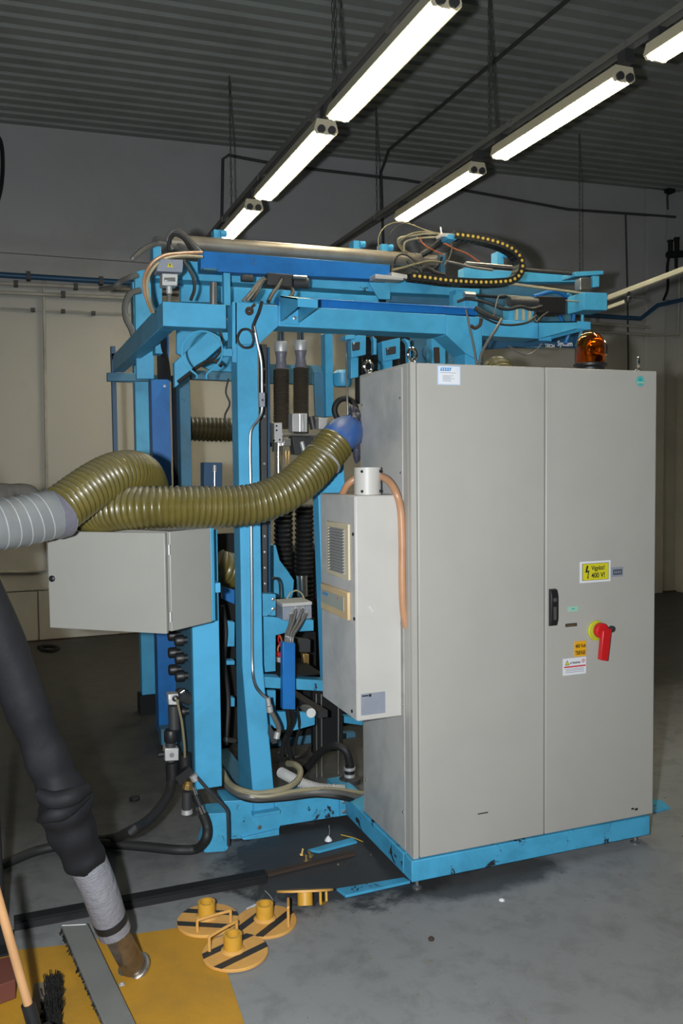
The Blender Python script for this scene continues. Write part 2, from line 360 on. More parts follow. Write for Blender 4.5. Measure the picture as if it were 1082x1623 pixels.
pipe('wall_pipe', 'lower of the two pale pipes just under the blue wall pipe', 'wallpipe', [(-1.854, 5.96, 3.422), (-0.203, 5.96, 3.445), (6.246, 5.96, 3.35), (6.694, 5.96, 3.369), (6.705, 5.96, 4.108)], .018, 'pale pipes along the back wall', [(-0.938, 5.96, 3.446)])
pipe('wall_cable', 'thin grey cable clipped along the wall below the pale pipes', 'wallpipe', [(-1.859, 5.98, 3.277), (-0.204, 5.98, 3.29), (3.763, 5.98, 3.181)], .008, None, [(-1.224, 5.98, 3.281), (-0.941, 5.98, 3.283), (-0.652, 5.98, 3.279)], 'cable')
pipe('wall_conduit', 'pale vertical conduit dropping down the cream wall at the left', 'wallpipe', [(-1.117, 5.985, 3.569), (-1.138, 5.985, 1.993), (-1.156, 5.985, 0.718), (-1.251, 5.985, 0.704), (-1.773, 5.985, 0.726)], .016, None, [], 'conduit')
pipe('wall_conduit', 'dark conduit bending down the wall left of the nearest hanging chain', 'wallpipe_dark', [(0.658, 5.98, 3.846), (0.699, 5.98, 4.944), (0.761, 5.98, 4.99), (1.383, 5.98, 4.948), (2.788, 5.98, 4.949), (3.767, 5.98, 4.899), (5.001, 5.98, 4.825), (6.651, 5.98, 4.882)], .016, None, [], 'conduit')
pipe('wall_conduit', 'thin dark conduit dropping down the wall right of the machine gantry', 'wallpipe_dark', [(5.866, 5.985, 4.859), (5.905, 5.985, 3.824), (5.936, 5.985, 2.469)], .012, None, [], 'conduit')
pipe('ceiling_conduit', 'dark conduit crossing the corrugated ceiling and turning down the wall', 'wallpipe_dark', [(2.43, .5, 5.11), (2.43, 5.6, 5.11), (2.5, 5.97, 5.0), (2.52, 5.97, 4.2)], .016, None, [], 'conduit', smooth=False)
vv = thing('valve_group', 'black valves and pipes on the wall at the far right corner', 'valve', (6.515, 5.8, 4.38))
MB().cyl((6.376, 5.8, 4.338), (6.8, 5.8, 4.394), .045).cyl((6.503, 5.8, 4.537), (6.508, 5.8, 4.182), .02).build('manifold', 'dark', vv)
for a, b in (((6.413, 5.8, 4.514), (6.416, 5.8, 4.333)), ((6.513, 5.8, 4.554), (6.515, 5.8, 4.38))):
    MB().cyl(a, b, .03).torus(a, .03, .012, (0, 0, 1), 12, 6).build('valve', 'dark', vv)
MB().tube([(6.378, 5.78, 4.334), (6.35, 5.78, 4.166), (6.363, 5.78, 3.931), (6.295, 5.78, 3.761)], .016, 8).build('hose', 'dark', vv)
jb = thing('junction_box', 'small black box high on the wall near the right corner', 'box', (6.512, 6.0, 5.186))
MB().rbox(6.461,6.573,5.163,5.21, 5.9, 6.03).build('housing', 'dark', jb); MB().cyl((6.506, 5.97, 5.153), (6.519, 5.97, 4.963), .012, 8).build('stub', 'wallpipe_dark', jb)

# fluorescent lamps in two rows along Y
def lamp(X, y0, y1, z, label):
    t = thing('fluorescent_lamp', label, 'ceiling lamp', (X, y0, z), 'fluorescent lamps hung in two rows')
    MB().prism([(X - .080, z - .020), (X - .072, z - .020), (X - .040, z + .02), (X + .040, z + .02), (X + .072, z - .020), (X + .080, z - .020), (X + .060, z + .052), (X - .060, z + .052)], 'Y', y0, y1).build('reflector', 'fixture', t)
    for yy in (y0 - .004, y1 - .012):
        MB().prism([(X - .06, z - .035), (X + .06, z - .035), (X + .078, z - .01), (X + .060, z + .052), (X - .060, z + .052), (X - .078, z - .01)], 'Y', yy, yy + .016).build('end_plate', 'fixture', t)
    for s in (-1, 1):
        MB().cyl((X + s * .034, y0 + .015, z - .018), (X + s * .034, y1 - .015, z - .018), .022, 14).build('tube', 'tube', t)
        MB().cyl((X + s * .034, y0 - .02, z - .012), (X + s * .034, y0 - .004, z - .012), .024, 16).cyl((X + s * .034, y1 + .002, z - .012), (X + s * .034, y1 + .012, z - .012), .022, 16).build('socket', 'dark_grey', t)
    MB().box(X - .03, X + .03, y0 - .05, y0 + .02, z + .054, z + .125).build('mount', 'dark_grey', t)
    MB().box(X - .03, X + .03, y1 - .06, y1 + .02, z + .054, z + .125).build('mount', 'dark_grey', t)
Z1, X1, Z2, X2 = 3.787, .385, 3.937, 1.862
lamp(X1, .42, 1.77, Z1, 'nearest lit twin-tube lamp of the left row, cut by the top edge')
lamp(X1, 1.98, 3.38, Z1, 'middle lit twin-tube lamp of the left row')
lamp(X1, 3.66, 5.0, Z1, 'farthest lit twin-tube lamp of the left row, just above the silver tube')
lamp(X2, -.55, .80, Z2, 'lit twin-tube lamp cut off at the top right corner')
lamp(X2, 1.06, 2.40, Z2, 'longest lit twin-tube lamp of the right row')
lamp(X2, 2.72, 4.06, Z2, 'farthest lit twin-tube lamp of the right row, above the cable chain')
for X, z, y0, y1, lb in ((X1, Z1 + .14, -2, 5.3, 'rail carrying the left row of lamps'), (X2, Z2 + .14, -2, 5.9, 'long dark rail carrying the right row of lamps')):
    t = thing('lamp_rail', lb, 'rail', (X, y0, z))
    MB().prism([(X - .03, z - .012), (X - .03, z + .03), (X + .03, z + .03), (X + .03, z - .012), (X + .026, z - .012), (X + .026, z + .026), (X - .026, z + .026), (X - .026, z - .012)], 'Y', y0, y1).build('channel', 'rail_grey', t)
    for k in range(6): MB().box(X - .031, X + .031, y0 + .6 + k * 1.2, y0 + .63 + k * 1.2, z - .014, z + .032).build('joint', 'steel', t)
def chain(top, bot, label, links=True):
    t = thing('hanging_chain', label, 'chain', bot, 'chains hanging from the ceiling')
    a, b = Vector(top), Vector(bot); mb = MB(); n = int((a - b).length / .055); d = (b - a).normalized()
    for i in range(n):
        p = a.lerp(b, (i + .1) / n); q = a.lerp(b, (i + 1.05) / n); s = Vector((.007, 0, 0)) if i % 2 else Vector((0, .007, 0))
        for e in (-1, 1): mb.tube([p + s * e, q + s * e], .0032, 4, smooth=False)
        mb.tube([p - s, p + s], .0032, 4, smooth=False).tube([q - s, q + s], .0032, 4, smooth=False)
    mb.build('links', 'wallpipe_dark', t, kind='stuff')
    MB().lathe([(.02, -.01), (.02, 0), (.005, .0)], (a.x, a.y, a.z + .04), (0, 0, 1), 8).build('hook', 'dark', t)
zr1, zr2 = Z1 + .175, Z2 + .175
for (xr, yr, zr, lb) in ((X1, 4.38, zr1, 'chain holding the far end of the left lamp row'), (X1, 1.84, zr1, 'left chain of the pair between the two nearer lamps of the left row'), (X1 + .04, 1.90, zr1, 'right chain of the pair between the two nearer lamps of the left row'),
        (X2, 4.62, zr2, 'chain holding the far end of the right lamp row'), (X2, 2.52, zr2, 'left chain of the pair above the right lamp row'), (X2 + .03, 2.60, zr2, 'right chain of the pair above the right lamp row')):
    chain((xr, yr, 5.085 + .02 * xr), (xr, yr, zr), lb)
chain((4.18, 4.64, 5.16), (4.2, 4.64, 3.1), 'long chain hanging behind the right end of the gantry')
# ================================================================ electrical cabinet
W_, D_, ZB, ZT = 1.2, .535, .135, 2.135
cab = thing('electrical_cabinet', 'tall beige-grey two-door electrical cabinet standing on a light blue base frame', 'cabinet', (0, 0, 0))
MB().box(.0, W_, .03, D_, ZB, ZT).build('body', 'cabinet', cab, bevel=.004)
MB().box(-.004, .0, .075, D_ - .03, ZB + .012, ZT - .012).build('side_panel', 'cabinet_side', cab, 'sooty side panel', bevel=.002)
MB().box(.0, .024, .006, .03, ZB, ZT).build('door_frame', 'cabinet', cab)
XS = .621
dl = MB().box(.028, XS - .003, 0, .026, ZB + .003, ZT - .003).build('door', 'cabinet', cab, bevel=.004)
dr = MB().box(XS + .003, W_ - .001, 0, .026, ZB + .003, ZT - .003).build('door', 'cabinet', cab, bevel=.004)
# panel screws on the side
mb = MB()
for z in (.3, .75, 1.25, 1.7, 2.0):
    for y in (.09, .49): mb.lathe([(.006, 0), (.006, .003), (.003, .005)], (-.004, y, z), (-1, 0, 0), 8)
mb.build('screw', 'steel', cab, kind='stuff')
# blue base frame, levelling feet
MB().box(-.012, W_ - .02, -.004, .075, .045, ZB - .002).box(-.012, .075, .075, 1.0, .045, ZB - .002).box(W_ - .09, W_ - .02, .075, .6, .045, ZB - .002).box(.075, W_ - .09, .5, .57, .045, ZB - .002).build('base_frame', 'light_blue_worn', cab, 'light blue base frame', bevel=.004)
for x, y in ((.03, .035), (W_ - .07, .035), (W_ - .07, .54)):
    MB().cyl((x, y, .008), (x, y, .05), .009, 10).lathe([(.022, 0), (.022, .006), (.012, .012), (.009, .014)], (x, y, .0), seg=14).build('levelling_foot', 'steel', cab, 'steel levelling foot')
# lifting eye bolts
for x, y, rz in ((.035, .06, 18), (.03, .50, 15), (W_ - .045, .07, 55), (W_ - .04, .49, 30)):
    a = math.radians(rz); ax = (math.sin(a), -math.cos(a), 0)
    MB().torus((x, y, ZT + .038), .023, .0065, ax, 24, 8).lathe([(.017, 0), (.017, .006), (.010, .012), (.010, .018)], (x, y, ZT), seg=14).build('eye_bolt', 'chrome', cab, 'shiny lifting eye bolt')
# black swing handle
hx0, hx1 = 0.638, 0.673; hz0, hz1 = 1.04, 1.2
h = MB().prism([(0, hz0), (-.014, hz0 + .004), (-.022, hz0 + .03), (-.022, hz1 - .03), (-.014, hz1 - .004), (0, hz1)], 'X', hx0, hx1).build('door_handle', 'black', dr, 'black swing handle', bevel=.002)
MB().lathe([(.009, 0), (.009, .003), (.004, .003)], ((hx0 + hx1) / 2, -.021, hz1 - .045), (0, -1, 0), 14).box((hx0 + hx1) / 2 - .006, (hx0 + hx1) / 2 + .006, -.0245, -.02, hz0 + .03, hz0 + .085).build('lock_insert', 'steel', dr)
# red rotary isolator with lime backing disc
rc = (0.881, 0.0, 1.003)
MB().lathe([(.044, 0), (.044, .006), (.040, .008)], rc, (0, -1, 0), 32).build('switch_disc', 'lime', dr, 'lime and yellow switch disc')
MB().torus((rc[0], rc[1] - .008, rc[2]), .040, .003, (0, 1, 0), 24, 6, 90, 270).build('switch_ring', 'sign_yellow', dr)
k = MB().lathe([(.034, .008), (.034, .030), (.028, .036)], (rc[0] + .012, 0, rc[2] + .002), (0, -1, 0), 28)
k.prism([(rc[0] + .004, rc[2] + .006), (rc[0] + .050, rc[2] + .012), (0.912, 0.873), (0.872, 0.882)], 'Y', -.046, -.022)
k.build('switch_lever', 'red', dr, 'long red switch lever', bevel=.004)
MB().lathe([(.014, 0), (.014, .010), (.007, .010), (.007, 0)], (rc[0] + .056, -.03, rc[2] + .008), (0, -1, 0), 16, close=False).build('padlock_eye', 'dark_grey', dr)
# signs and stickers
def plate(name, mat, r, y=-.0015, parent=dr, label=None, th=.001):
    return MB().box(r[0], r[1], y - th, y + .0012, r[2], r[3]).build(name, mat, parent, label)
def sub(r, a, b, c, d): return (r[0] + (r[1] - r[0]) * a, r[0] + (r[1] - r[0]) * b, r[2] + (r[3] - r[2]) * c, r[2] + (r[3] - r[2]) * d)
R = (0.796,0.955,1.215,1.307)
plate('voltage_sign', 'white', R, label='yellow and white voltage warning sign')
plate('sign_face', 'print_black', sub(R, .07, .93, .10, .90), -.0030); plate('sign_face', 'sign_yellow', sub(R, .08, .92, .115, .885), -.0034)
zz = lambda r, fx, fz: (r[0] + (r[1] - r[0]) * fx, r[2] + (r[3] - r[2]) * fz)
MB().prism([zz(R, .20, .80), zz(R, .26, .80), zz(R, .22, .55), zz(R, .29, .58), zz(R, .255, .26), zz(R, .275, .28), zz(R, .24, .16), zz(R, .215, .28), zz(R, .235, .27), zz(R, .25, .50), zz(R, .16, .47)], 'Y', -.0050, -.0044).build('bolt_symbol', 'print_black', dr)
text('Vigyázz!', .027, (*zz(R, .36, .58)[:1], -.0048, zz(R, .36, .58)[1]), 'print_black', dr, sx=.80, tilt=1, bold=.0004)
text('400 V!', .031, (zz(R, .36, 0)[0], -.0048, zz(R, 0, .21)[1]), 'print_black', dr, sx=.86, tilt=1, bold=.0004)
R = (0.96,1.022,1.232,1.274)
plate('counter_plate', 'plate_grey', R, label='small grey display plate'); plate('counter_window', 'display', sub(R, .15, .88, .22, .75), -.0030)
for q in range(4): plate('digit', 'plate_grey', sub(R, .22 + q * .16, .30 + q * .16, .32, .66), -.0042)
R = (0.736,0.787,1.095,1.118); plate('small_label', 'mint', R, label='pale mint label'); plate('print_line', 'print_green', sub(R, .35, .62, .4, .6), -.003)
R = (0.723,0.781,1.03,1.044); plate('name_strip', 'dark_grey', R, label='small dark riveted strip'); plate('print_line', 'brass', sub(R, .12, .85, .3, .65), -.003)
R = (0.769,0.829,0.897,0.963); plate('voltage_label', 'sign_orange', R, label='orange 400 Volt TRIFASE sticker')
text('400 Volt', .0225, (zz(R, .07, 0)[0], -.0034, zz(R, 0, .58)[1]), 'print_black', dr, sx=.68, bold=.0003)
text('TRIFASE', .0245, (zz(R, .06, 0)[0], -.0034, zz(R, 0, .12)[1]), 'print_black', dr, sx=.60, bold=.0003)
R = (0.711,0.829,0.82,0.893); plate('warning_label', 'white', R, label='white ATTENZIONE sticker with red band')
a, b, c = zz(R, .08, .60), zz(R, .27, .60), zz(R, .175, .90)
MB().prism([a, b, c], 'Y', -.0034, -.0028).build('triangle_symbol', 'print_black', dr)
a, b, c = zz(R, .105, .63), zz(R, .245, .63), zz(R, .175, .86)
MB().prism([a, b, c], 'Y', -.0040, -.0035).build('triangle_face', 'sign_yellow', dr)
text('ATTENZIONE', .0105, (zz(R, .29, 0)[0], -.0034, zz(R, 0, .66)[1]), 'print_black', dr, sx=.82, bold=.0002)
cx, cz = zz(R, .87, .78); MB().torus((cx, -.0034, cz), .0075, .0011, (0, 1, 0), 20, 5).build('prohibition_ring', 'print_red', dr)
MB().prism([(cx - .004, cz - .004), (cx - .003, cz - .005), (cx + .004, cz + .004), (cx + .003, cz + .005)], 'Y', -.0040, -.003).build('prohibition_bar', 'print_black', dr)
plate('red_band', 'print_red', sub(R, .04, .97, .45, .53), -.003)
for fz in (.34, .25, .15): plate('print_line', 'print_grey', sub(R, .1, .9, fz, fz + .025), -.003)
# paper label, left door
R = (0.117,0.218,2.049,2.124); plate('maker_label', 'label_blue', R, parent=dl, label='blue-edged paper label at the top of the left door')
plate('label_paper', 'white', sub(R, .05, .95, .05, .94), -.0030, dl)
bb = sub(R, .09, .60, .72, .90)
MB().prism([(bb[0], bb[2]), (bb[1] - .006, bb[2]), (bb[1], bb[3]), (bb[0] + .004, bb[3])], 'Y', -.0044, -.003).build('logo_patch', 'print_blue', dl)
for q in range(4): plate('logo_bar', 'white', sub(R, .17 + q * .1, .20 + q * .1, .75, .87), -.0050, dl)
text('LTD', .016, (zz(R, .68, 0)[0], -.0044, zz(R, 0, .74)[1]), 'label_blue', dl, sx=.9)
for fz, x1_ in ((.62, .8), (.46, .68), (.39, .55), (.32, .72), (.25, .56), (.18, .58)): plate('print_line', 'print_grey', sub(R, .1 if fz > .6 else .2, x1_, fz, fz + .022), -.0042, dl)
# round green sticker, top right
c = (1.108, 0.0, 2.086); MB().lathe([(.023, 0), (.023, .0008)], (c[0], -.001, c[2]), (0, -1, 0), 28).build('round_sticker', 'print_green', dr, 'round green sticker in the top right corner')
MB().box(c[0] - .019, c[0] + .019, -.0030, -.002, c[2] - .010, c[2] - .002).build('sticker_band', 'mint', dr); MB().torus((c[0], -.002, c[2]), .018, .0012, (0, 1, 0), 22, 4).build('sticker_ring', 'mint', dr)
# scrapes on the doors
plate('paint_scrape', 'print_black', (0.294,0.342,0.277,0.281), -.0006, dl); plate('paint_scrape', 'print_black', (1.078,1.092,0.175,0.182), -.0006, dr); plate('paint_scrape', 'print_black', (1.097,1.113,0.169,0.178), -.0006, dr)

# orange beacon
bc = (0.973, 0.17, 2.167); bx, by = bc[0], .17; bz = ZT
bea = thing('beacon_lamp', 'orange domed warning beacon standing on top of the cabinet', 'beacon', (bx, by, bz))
MB().lathe([(.062, .0), (.062, .022), (.074, .03), (.074, .040), (.066, .044)], (bx, by, bz), seg=36).build('base', 'black', bea)
MB().lathe([(.068, .042), (.068, .105), (.065, .13), (.056, .155), (.040, .172), (.02, .181), (.001, .183), (.001, .180), (.02, .178), (.038, .169), (.053, .153), (.062, .129), (.065, .105), (.065, .042)], (bx, by, bz), seg=40, close=False).build('dome', 'amber', bea, 'translucent orange dome')
MB().lathe([(.020, .044), (.020, .075), (.008, .08)], (bx, by, bz), seg=16).build('lamp_holder', 'steel', bea)
MB().lathe([(.012, .08), (.02, .1), (.017, .12), (.004, .13)], (bx - .004, by, bz), seg=14).build('bulb', 'chrome', bea)
MB().lathe([(.058, 0), (.05, .022), (.03, .036), (.006, .04)], (bx + .048, by + .018, bz + .105), (-1, -.35, 0), 20, close=False).build('mirror', 'chrome', bea)
MB().box(bx + .05, bx + .085, by - .04, by - .01, bz, bz + .018).build('cable_gland', 'steel', bea)

# ================================================================ cooling unit on the cabinet side
AX, AY0, AY1, AZ0, AZ1 = -.205, .088, .497, .703, 1.612
ac = thing('cooling_unit', 'narrow off-white cooling unit hung on the left side of the cabinet', 'air conditioner', (AX, AY0, AZ0))
MB().box(AX, -.0065, AY0, AY1, AZ0, AZ1).build('housing', 'ac_white', ac, bevel=.006)
MB().box(AX - .002, AX, AY0 + .006, AY1 - .004, AZ0 + .004, AZ1 - .004).build('side_cover', 'ac_side', ac, 'dusty grille side cover')
gy0, gy1 = 0.139, 0.396; gz0, gz1 = 1.268, 1.496
g = MB().box(AX - .012, AX - .002, gy0, gy1, gz0, gz1).build('grille_frame', 'aged_plastic', ac, 'yellowed grille frame', bevel=.003)
iy0, iy1, iz0, iz1 = gy0 + (gy1 - gy0) * .16, gy0 + (gy1 - gy0) * .93, gz0 + (gz1 - gz0) * .09, gz0 + (gz1 - gz0) * .90
MB().box(AX - .0135, AX - .011, iy0, iy1, iz0, iz1).build('grille_back', 'slat', g)
NS = 15
for i in range(NS):
    z = iz0 + (iz1 - iz0) * (i + .5) / NS; h_ = (iz1 - iz0) / NS
    MB().prism([(AX - .0135, z - h_ * .42), (AX - .022, z - h_ * .30), (AX - .022, z - h_ * .18), (AX - .0135, z + h_ * .25)], 'Y', iy0, iy1 - .03).build('slat', 'slat', g)
    MB().box(AX - .020, AX - .0135, iy1 - .026, iy1 - .004, z - h_ * .32, z + h_ * .32).build('slat_end', 'aged_plastic', g)
py0, py1 = 0.143, 0.468; pz0, pz1 = 1.104, 1.22
pf = MB().box(AX - .016, AX - .002, py0, py1, pz0, pz1).build('control_panel', 'aged_orange', ac, 'orange-yellowed control panel frame', bevel=.004)
MB().box(AX - .018, AX - .015, py0 + (py1 - py0) * .13, py0 + (py1 - py0) * .96, pz0 + (pz1 - pz0) * .27, pz0 + (pz1 - pz0) * .78).build('panel_face', 'panel_grey', pf)
MB().box(AX - .0188, AX - .017, py0 + (py1 - py0) * .68, py0 + (py1 - py0) * .90, pz0 + (pz1 - pz0) * .60, pz0 + (pz1 - pz0) * .70).build('panel_print', 'print_blue', pf)
MB().cyl((AX - .0175, py0 + (py1 - py0) * .33, pz0 + (pz1 - pz0) * .66), (AX - .020, py0 + (py1 - py0) * .33, pz0 + (pz1 - pz0) * .66), .004, 10).build('indicator', 'print_red', pf)
for z, y in ((1.458, AY0 + .018), (1.118, AY0 + .014), (AZ0 + .03, AY0 + .05)): MB().lathe([(.007, 0), (.007, .004), (.003, .004)], (AX - .002, y, z), (-1, 0, 0), 12).build('screw', 'black', ac)
R = (-0.189,-0.083,0.726,0.814); a = MB().box(R[0], R[1], AY0 - .0015, AY0 + .001, R[2], R[3]).build('rating_plate', 'plate_grey', ac, 'blue-grey rating plate')
MB().box(*sub(R, .04, .30, .88, .93)[:2], AY0 - .0025, AY0 - .001, *sub(R, .04, .4, .87, .93)[2:]).box(*sub(R, .32, .42, .84, .96)[:2], AY0 - .0025, AY0 - .001, *sub(R, .3, .4, .84, .96)[2:]).build('logo_patch', 'print_black', a)
mb = MB()
for q in range(9): mb.box(*sub(R, .08, .55 + .35 * random.random(), 0, 1)[:2], AY0 - .0025, AY0 - .001, *sub(R, 0, 1, .08 + q * .085, .10 + q * .085)[2:])
mb.build('print_line', 'print_grey', a, kind='stuff')
MB().frame((-0.15, 0.086, 1.167), (-0.133, 0.086, 1.143), .004, .002).build('paint_fleck', 'white', ac, 'white fleck')
cp = (-0.105, 0.2, 1.678)
cz0, cz1 = AZ1, 1.723
cap = MB().lathe([(.056, 0), (.056, cz1 - cz0), (.050, cz1 - cz0), (.050, .01)], (cp[0], .2, cz0), seg=32, close=False).build('pipe_stub', 'ac_white', ac, 'white pipe stub on top')
for dx in (-.04, .038):
    for dz in (.014, cz1 - cz0 - .016): MB().lathe([(.006, 0), (.006, .005)], (cp[0] + dx, .2 - math.sqrt(.056 ** 2 - dx * dx) + .002, cz0 + dz), (0, -1, 0), 10).build('screw', 'dark', cap)
hs = MB().tube([(-0.161, 0.34, 1.613), (-0.147, 0.3, 1.657), (-0.099, 0.27, 1.688), (-0.06, 0.2, 1.688), (-0.047, 0.12, 1.668), (-0.036, 0.066, 1.618), (-0.017, 0.066, 1.547), (-0.012, 0.066, 1.419), (-0.013, 0.066, 1.266), (-0.009, 0.066, 1.15), (0.004, 0.07, 1.074)], .0150, 16, 8)
solo(hs, 'drain_hose', 'brown_hose', 'salmon brown hose looping over the cooling unit and down its edge', 'hose')
# ================================================================ the blue machine: welded frame
mc = thing('machine_frame', 'big light blue welded machine frame with portal beams behind the grey cabinet', 'machine', (-.42, .9, 0))
def fp(name, mat, poly, y0, y1, parent=mc, label=None, bevel=.003, kind=None):      # front-facing plate or bar: outline in XZ, y0..y1 deep
    return MB().prism(poly, 'Y', y0, y1).build(name, mat, parent, label, bevel, kind=kind)
def bolt_set(pts, parent=mc, r=.007, axis=(0, -1, 0), mat='steel'):
    for p in pts: MB().lathe([(r * 1.4, 0), (r * 1.4, .003), (r, .003), (r, .009)], p, axis, 6).build('bolt', mat, parent)
# front left column, its lower half kicks forward
MB().prism([(.90, 2.38), (1.02, 2.38), (1.02, .13), (.735, .13), (.735, .19), (.90, .78)], 'X', -.470, -.368).build('column', 'light_blue', mc, bevel=.004)
MB().box(-.478, -.352, .70, 1.04, .118, .132).build('foot_plate', 'light_blue_worn', mc)
fp('beam', 'light_blue', [(-.812, 2.372), (-.52, 2.372), (-.52, 2.482), (-.812, 2.482)], .89, 1.01)
fp('flange', 'light_blue', [(-0.491, 2.498), (-0.467, 2.499), (-0.472, 2.216), (-0.496, 2.218)], .885, .90)
fp('gusset', 'light_blue', [(-0.479, 2.498), (-0.268, 2.492), (-0.269, 2.395), (-0.367, 2.305), (-0.482, 2.3)], .885, 1.03, label='light blue corner gusset on the left column')
fp('beam', 'light_blue', [(-0.266, 2.494), (0.632, 2.495), (0.632, 2.396), (-0.267, 2.396)], .892, 1.05)
fp('gusset', 'light_blue', [(0.625, 2.493), (0.835, 2.491), (0.834, 2.257), (0.738, 2.302), (0.625, 2.391)], .885, 1.03, label='light blue corner gusset on the right column')
fp('column', 'light_blue', [(0.742, .13), (0.828, .13), (0.835, 2.38), (0.742, 2.38)], .90, 1.02)
fp('beam', 'light_blue', [(0.839, 2.489), (1.181, 2.479), (1.182, 2.396), (0.839, 2.398)], .892, 1.03)
fp('arm', 'light_blue', [(-.812, 2.372), (-.74, 2.372), (-.74, 2.482), (-.812, 2.482)], 1.01, 2.92, label='long light blue arm running back from the left beam end')
# raised box brackets that stick out in front of the beams
def bracket(x0, x1, yb, zb, zt, yt, ztt, lab):
    b = MB().box(x0, x1, yb - .006, yb, zb, zt).build('bracket', 'light_blue', mc, lab, .002)
    for x in (x0, x1 - .008): MB().prism([(yb - .004, zb + .01), (yb - .004, zt), (yt, ztt), (yt, ztt - .035)], 'X', x, x + .008).build('side_plate', 'light_blue', b)
    MB().prism([(yb - .004, zt), (yt, ztt), (yt, ztt - .006), (yb - .004, zt - .006)], 'X', x0, x1).build('top_plate', 'light_blue', b)
    MB().box(x0, x1, yt - .004, yt + .002, ztt - .038, ztt).build('lip', 'light_blue', b)
    for x in (x0 + .025, x1 - .025): MB().lathe([(.010, 0), (.010, .003), (.007, .003), (.007, .01)], (x, yb - .006, zb + .03), (0, -1, 0), 6).build('bolt', 'steel', b)
bracket(-0.26, -0.165, .885, 2.406, 2.537, .62, 2.478, 'angled box bracket near the left column')
bracket(1.177, 1.256, .885, 2.385, 2.485, .55, 2.435, 'angled box bracket at the right beam end')
# base beam
fp('base_beam', 'light_blue_worn', [(-0.605, 0.195), (0.085, 0.127), (0.041, 0.034), (-0.032, 0.033), (-0.338, 0.035), (-0.351, -0.011), (-0.587, 0.011)], .75, .90, label='worn light blue base beam at floor level')
fp('base_plate', 'light_blue_worn', [(-0.53, 0.013), (-0.347, 0.028), (-0.347, -0.008), (-0.518, 0.002)], .735, .75)
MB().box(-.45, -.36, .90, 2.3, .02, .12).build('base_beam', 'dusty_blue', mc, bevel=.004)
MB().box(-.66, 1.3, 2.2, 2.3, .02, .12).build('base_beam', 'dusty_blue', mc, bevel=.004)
fp('end_bracket', 'light_blue_worn', [(-0.04, 0.118), (0.032, 0.113), (0.071, 0.076), (0.07, 0.001), (0.037, -0.0), (0.024, 0.039), (-0.041, 0.04)], .735, .75)
bolt_set([(-0.02, 0.735, 0.108), (-0.021, 0.735, 0.061), (-0.443, 0.75, 0.164), (-0.376, 0.75, 0.16), (-0.439, 0.75, 0.046)], r=.008)
# left rear column, dull blue, with a foot
MB().box(-.662, -.565, 3.0, 3.1, .135, 3.0).build('column', 'light_blue', mc, 'far left rear column', .004)
MB().box(-.68, -.55, 2.98, 3.12, 0, .135).build('foot', 'dark', mc)
MB().box(-.82, -.79, 2.95, 3.0, 1.25, 2.55).build('hanger_post', 'pipe_blue', mc, 'dark blue hanging post at the far left', .003)
MB().box(-.82, -.56, 2.95, 3.0, 2.46, 2.50).build('crossbar', 'pipe_blue', mc)
MB().box(-.79, -.662, 2.96, 3.0, 2.312, 2.372).build('crossbar', 'light_blue', mc)
# royal blue vertical channel with a dark slot and drive belt
RX0, RX1 = -0.642, -0.527
MB().prism([(RX0, 2.4), (RX1, 2.4), (RX1, 2.52), (RX1 - .012, 2.52), (RX1 - .012, 2.415), (RX0 + .012, 2.415), (RX0 + .012, 2.52), (RX0, 2.52)], 'Z', .03, 2.28).build('royal_channel', 'royal', mc, 'royal blue vertical channel', .002)
MB().box(RX0, RX0 + .02, 2.4, 2.5, 2.28, 2.62).build('channel_cheek', 'royal', mc); MB().box(RX1 - .012, RX1, 2.4, 2.5, 2.28, 2.62).build('channel_cheek', 'royal', mc)
MB().box(RX0 + .05, RX1 - .014, 2.44, 2.46, 2.28, 2.62).build('drive_belt', 'dark', mc)
bolt_set([(-0.557, 2.398, 2.239)])
# second rear column pair and the opening between
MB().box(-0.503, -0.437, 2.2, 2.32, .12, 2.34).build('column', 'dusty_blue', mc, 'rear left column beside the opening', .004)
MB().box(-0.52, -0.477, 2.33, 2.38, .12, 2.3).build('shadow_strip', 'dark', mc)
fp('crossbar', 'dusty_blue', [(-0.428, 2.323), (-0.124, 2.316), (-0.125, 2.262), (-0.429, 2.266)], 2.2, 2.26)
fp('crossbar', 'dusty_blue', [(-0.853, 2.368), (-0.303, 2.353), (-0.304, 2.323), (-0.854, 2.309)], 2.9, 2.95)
fp('brace', 'light_blue', [(-0.683, 2.262), (-0.504, 2.428), (-0.385, 2.427), (-0.385, 2.404), (-0.682, 2.137)], 1.35, 1.40, label='diagonal light blue brace plate')
fp('backing_plate', 'light_blue', [(-0.564, 2.595), (-0.203, 2.584), (-0.209, 2.283), (-0.37, 2.286), (-0.569, 2.381)], 1.9, 1.93)
# hanging ring on the front beam
rg = MB(); rg.tube([(-0.669, 0.86, 2.136), (-0.671, 0.86, 2.153), (-0.702, 0.86, 2.18), (-0.733, 0.86, 2.233), (-0.729, 0.86, 2.29), (-0.688, 0.86, 2.337), (-0.638, 0.86, 2.351), (-0.583, 0.86, 2.336), (-0.551, 0.86, 2.294), (-0.552, 0.86, 2.237), (-0.583, 0.86, 2.19), (-0.621, 0.86, 2.16), (-0.625, 0.86, 2.134)], .0045, 6, 6)
rg.build('hose_ring', 'light_blue', mc, 'thin light blue hose ring'); fp('ring_tab', 'light_blue', [(-0.549, 2.277), (-0.498, 2.276), (-0.499, 2.241), (-0.549, 2.243)], .862, .885)
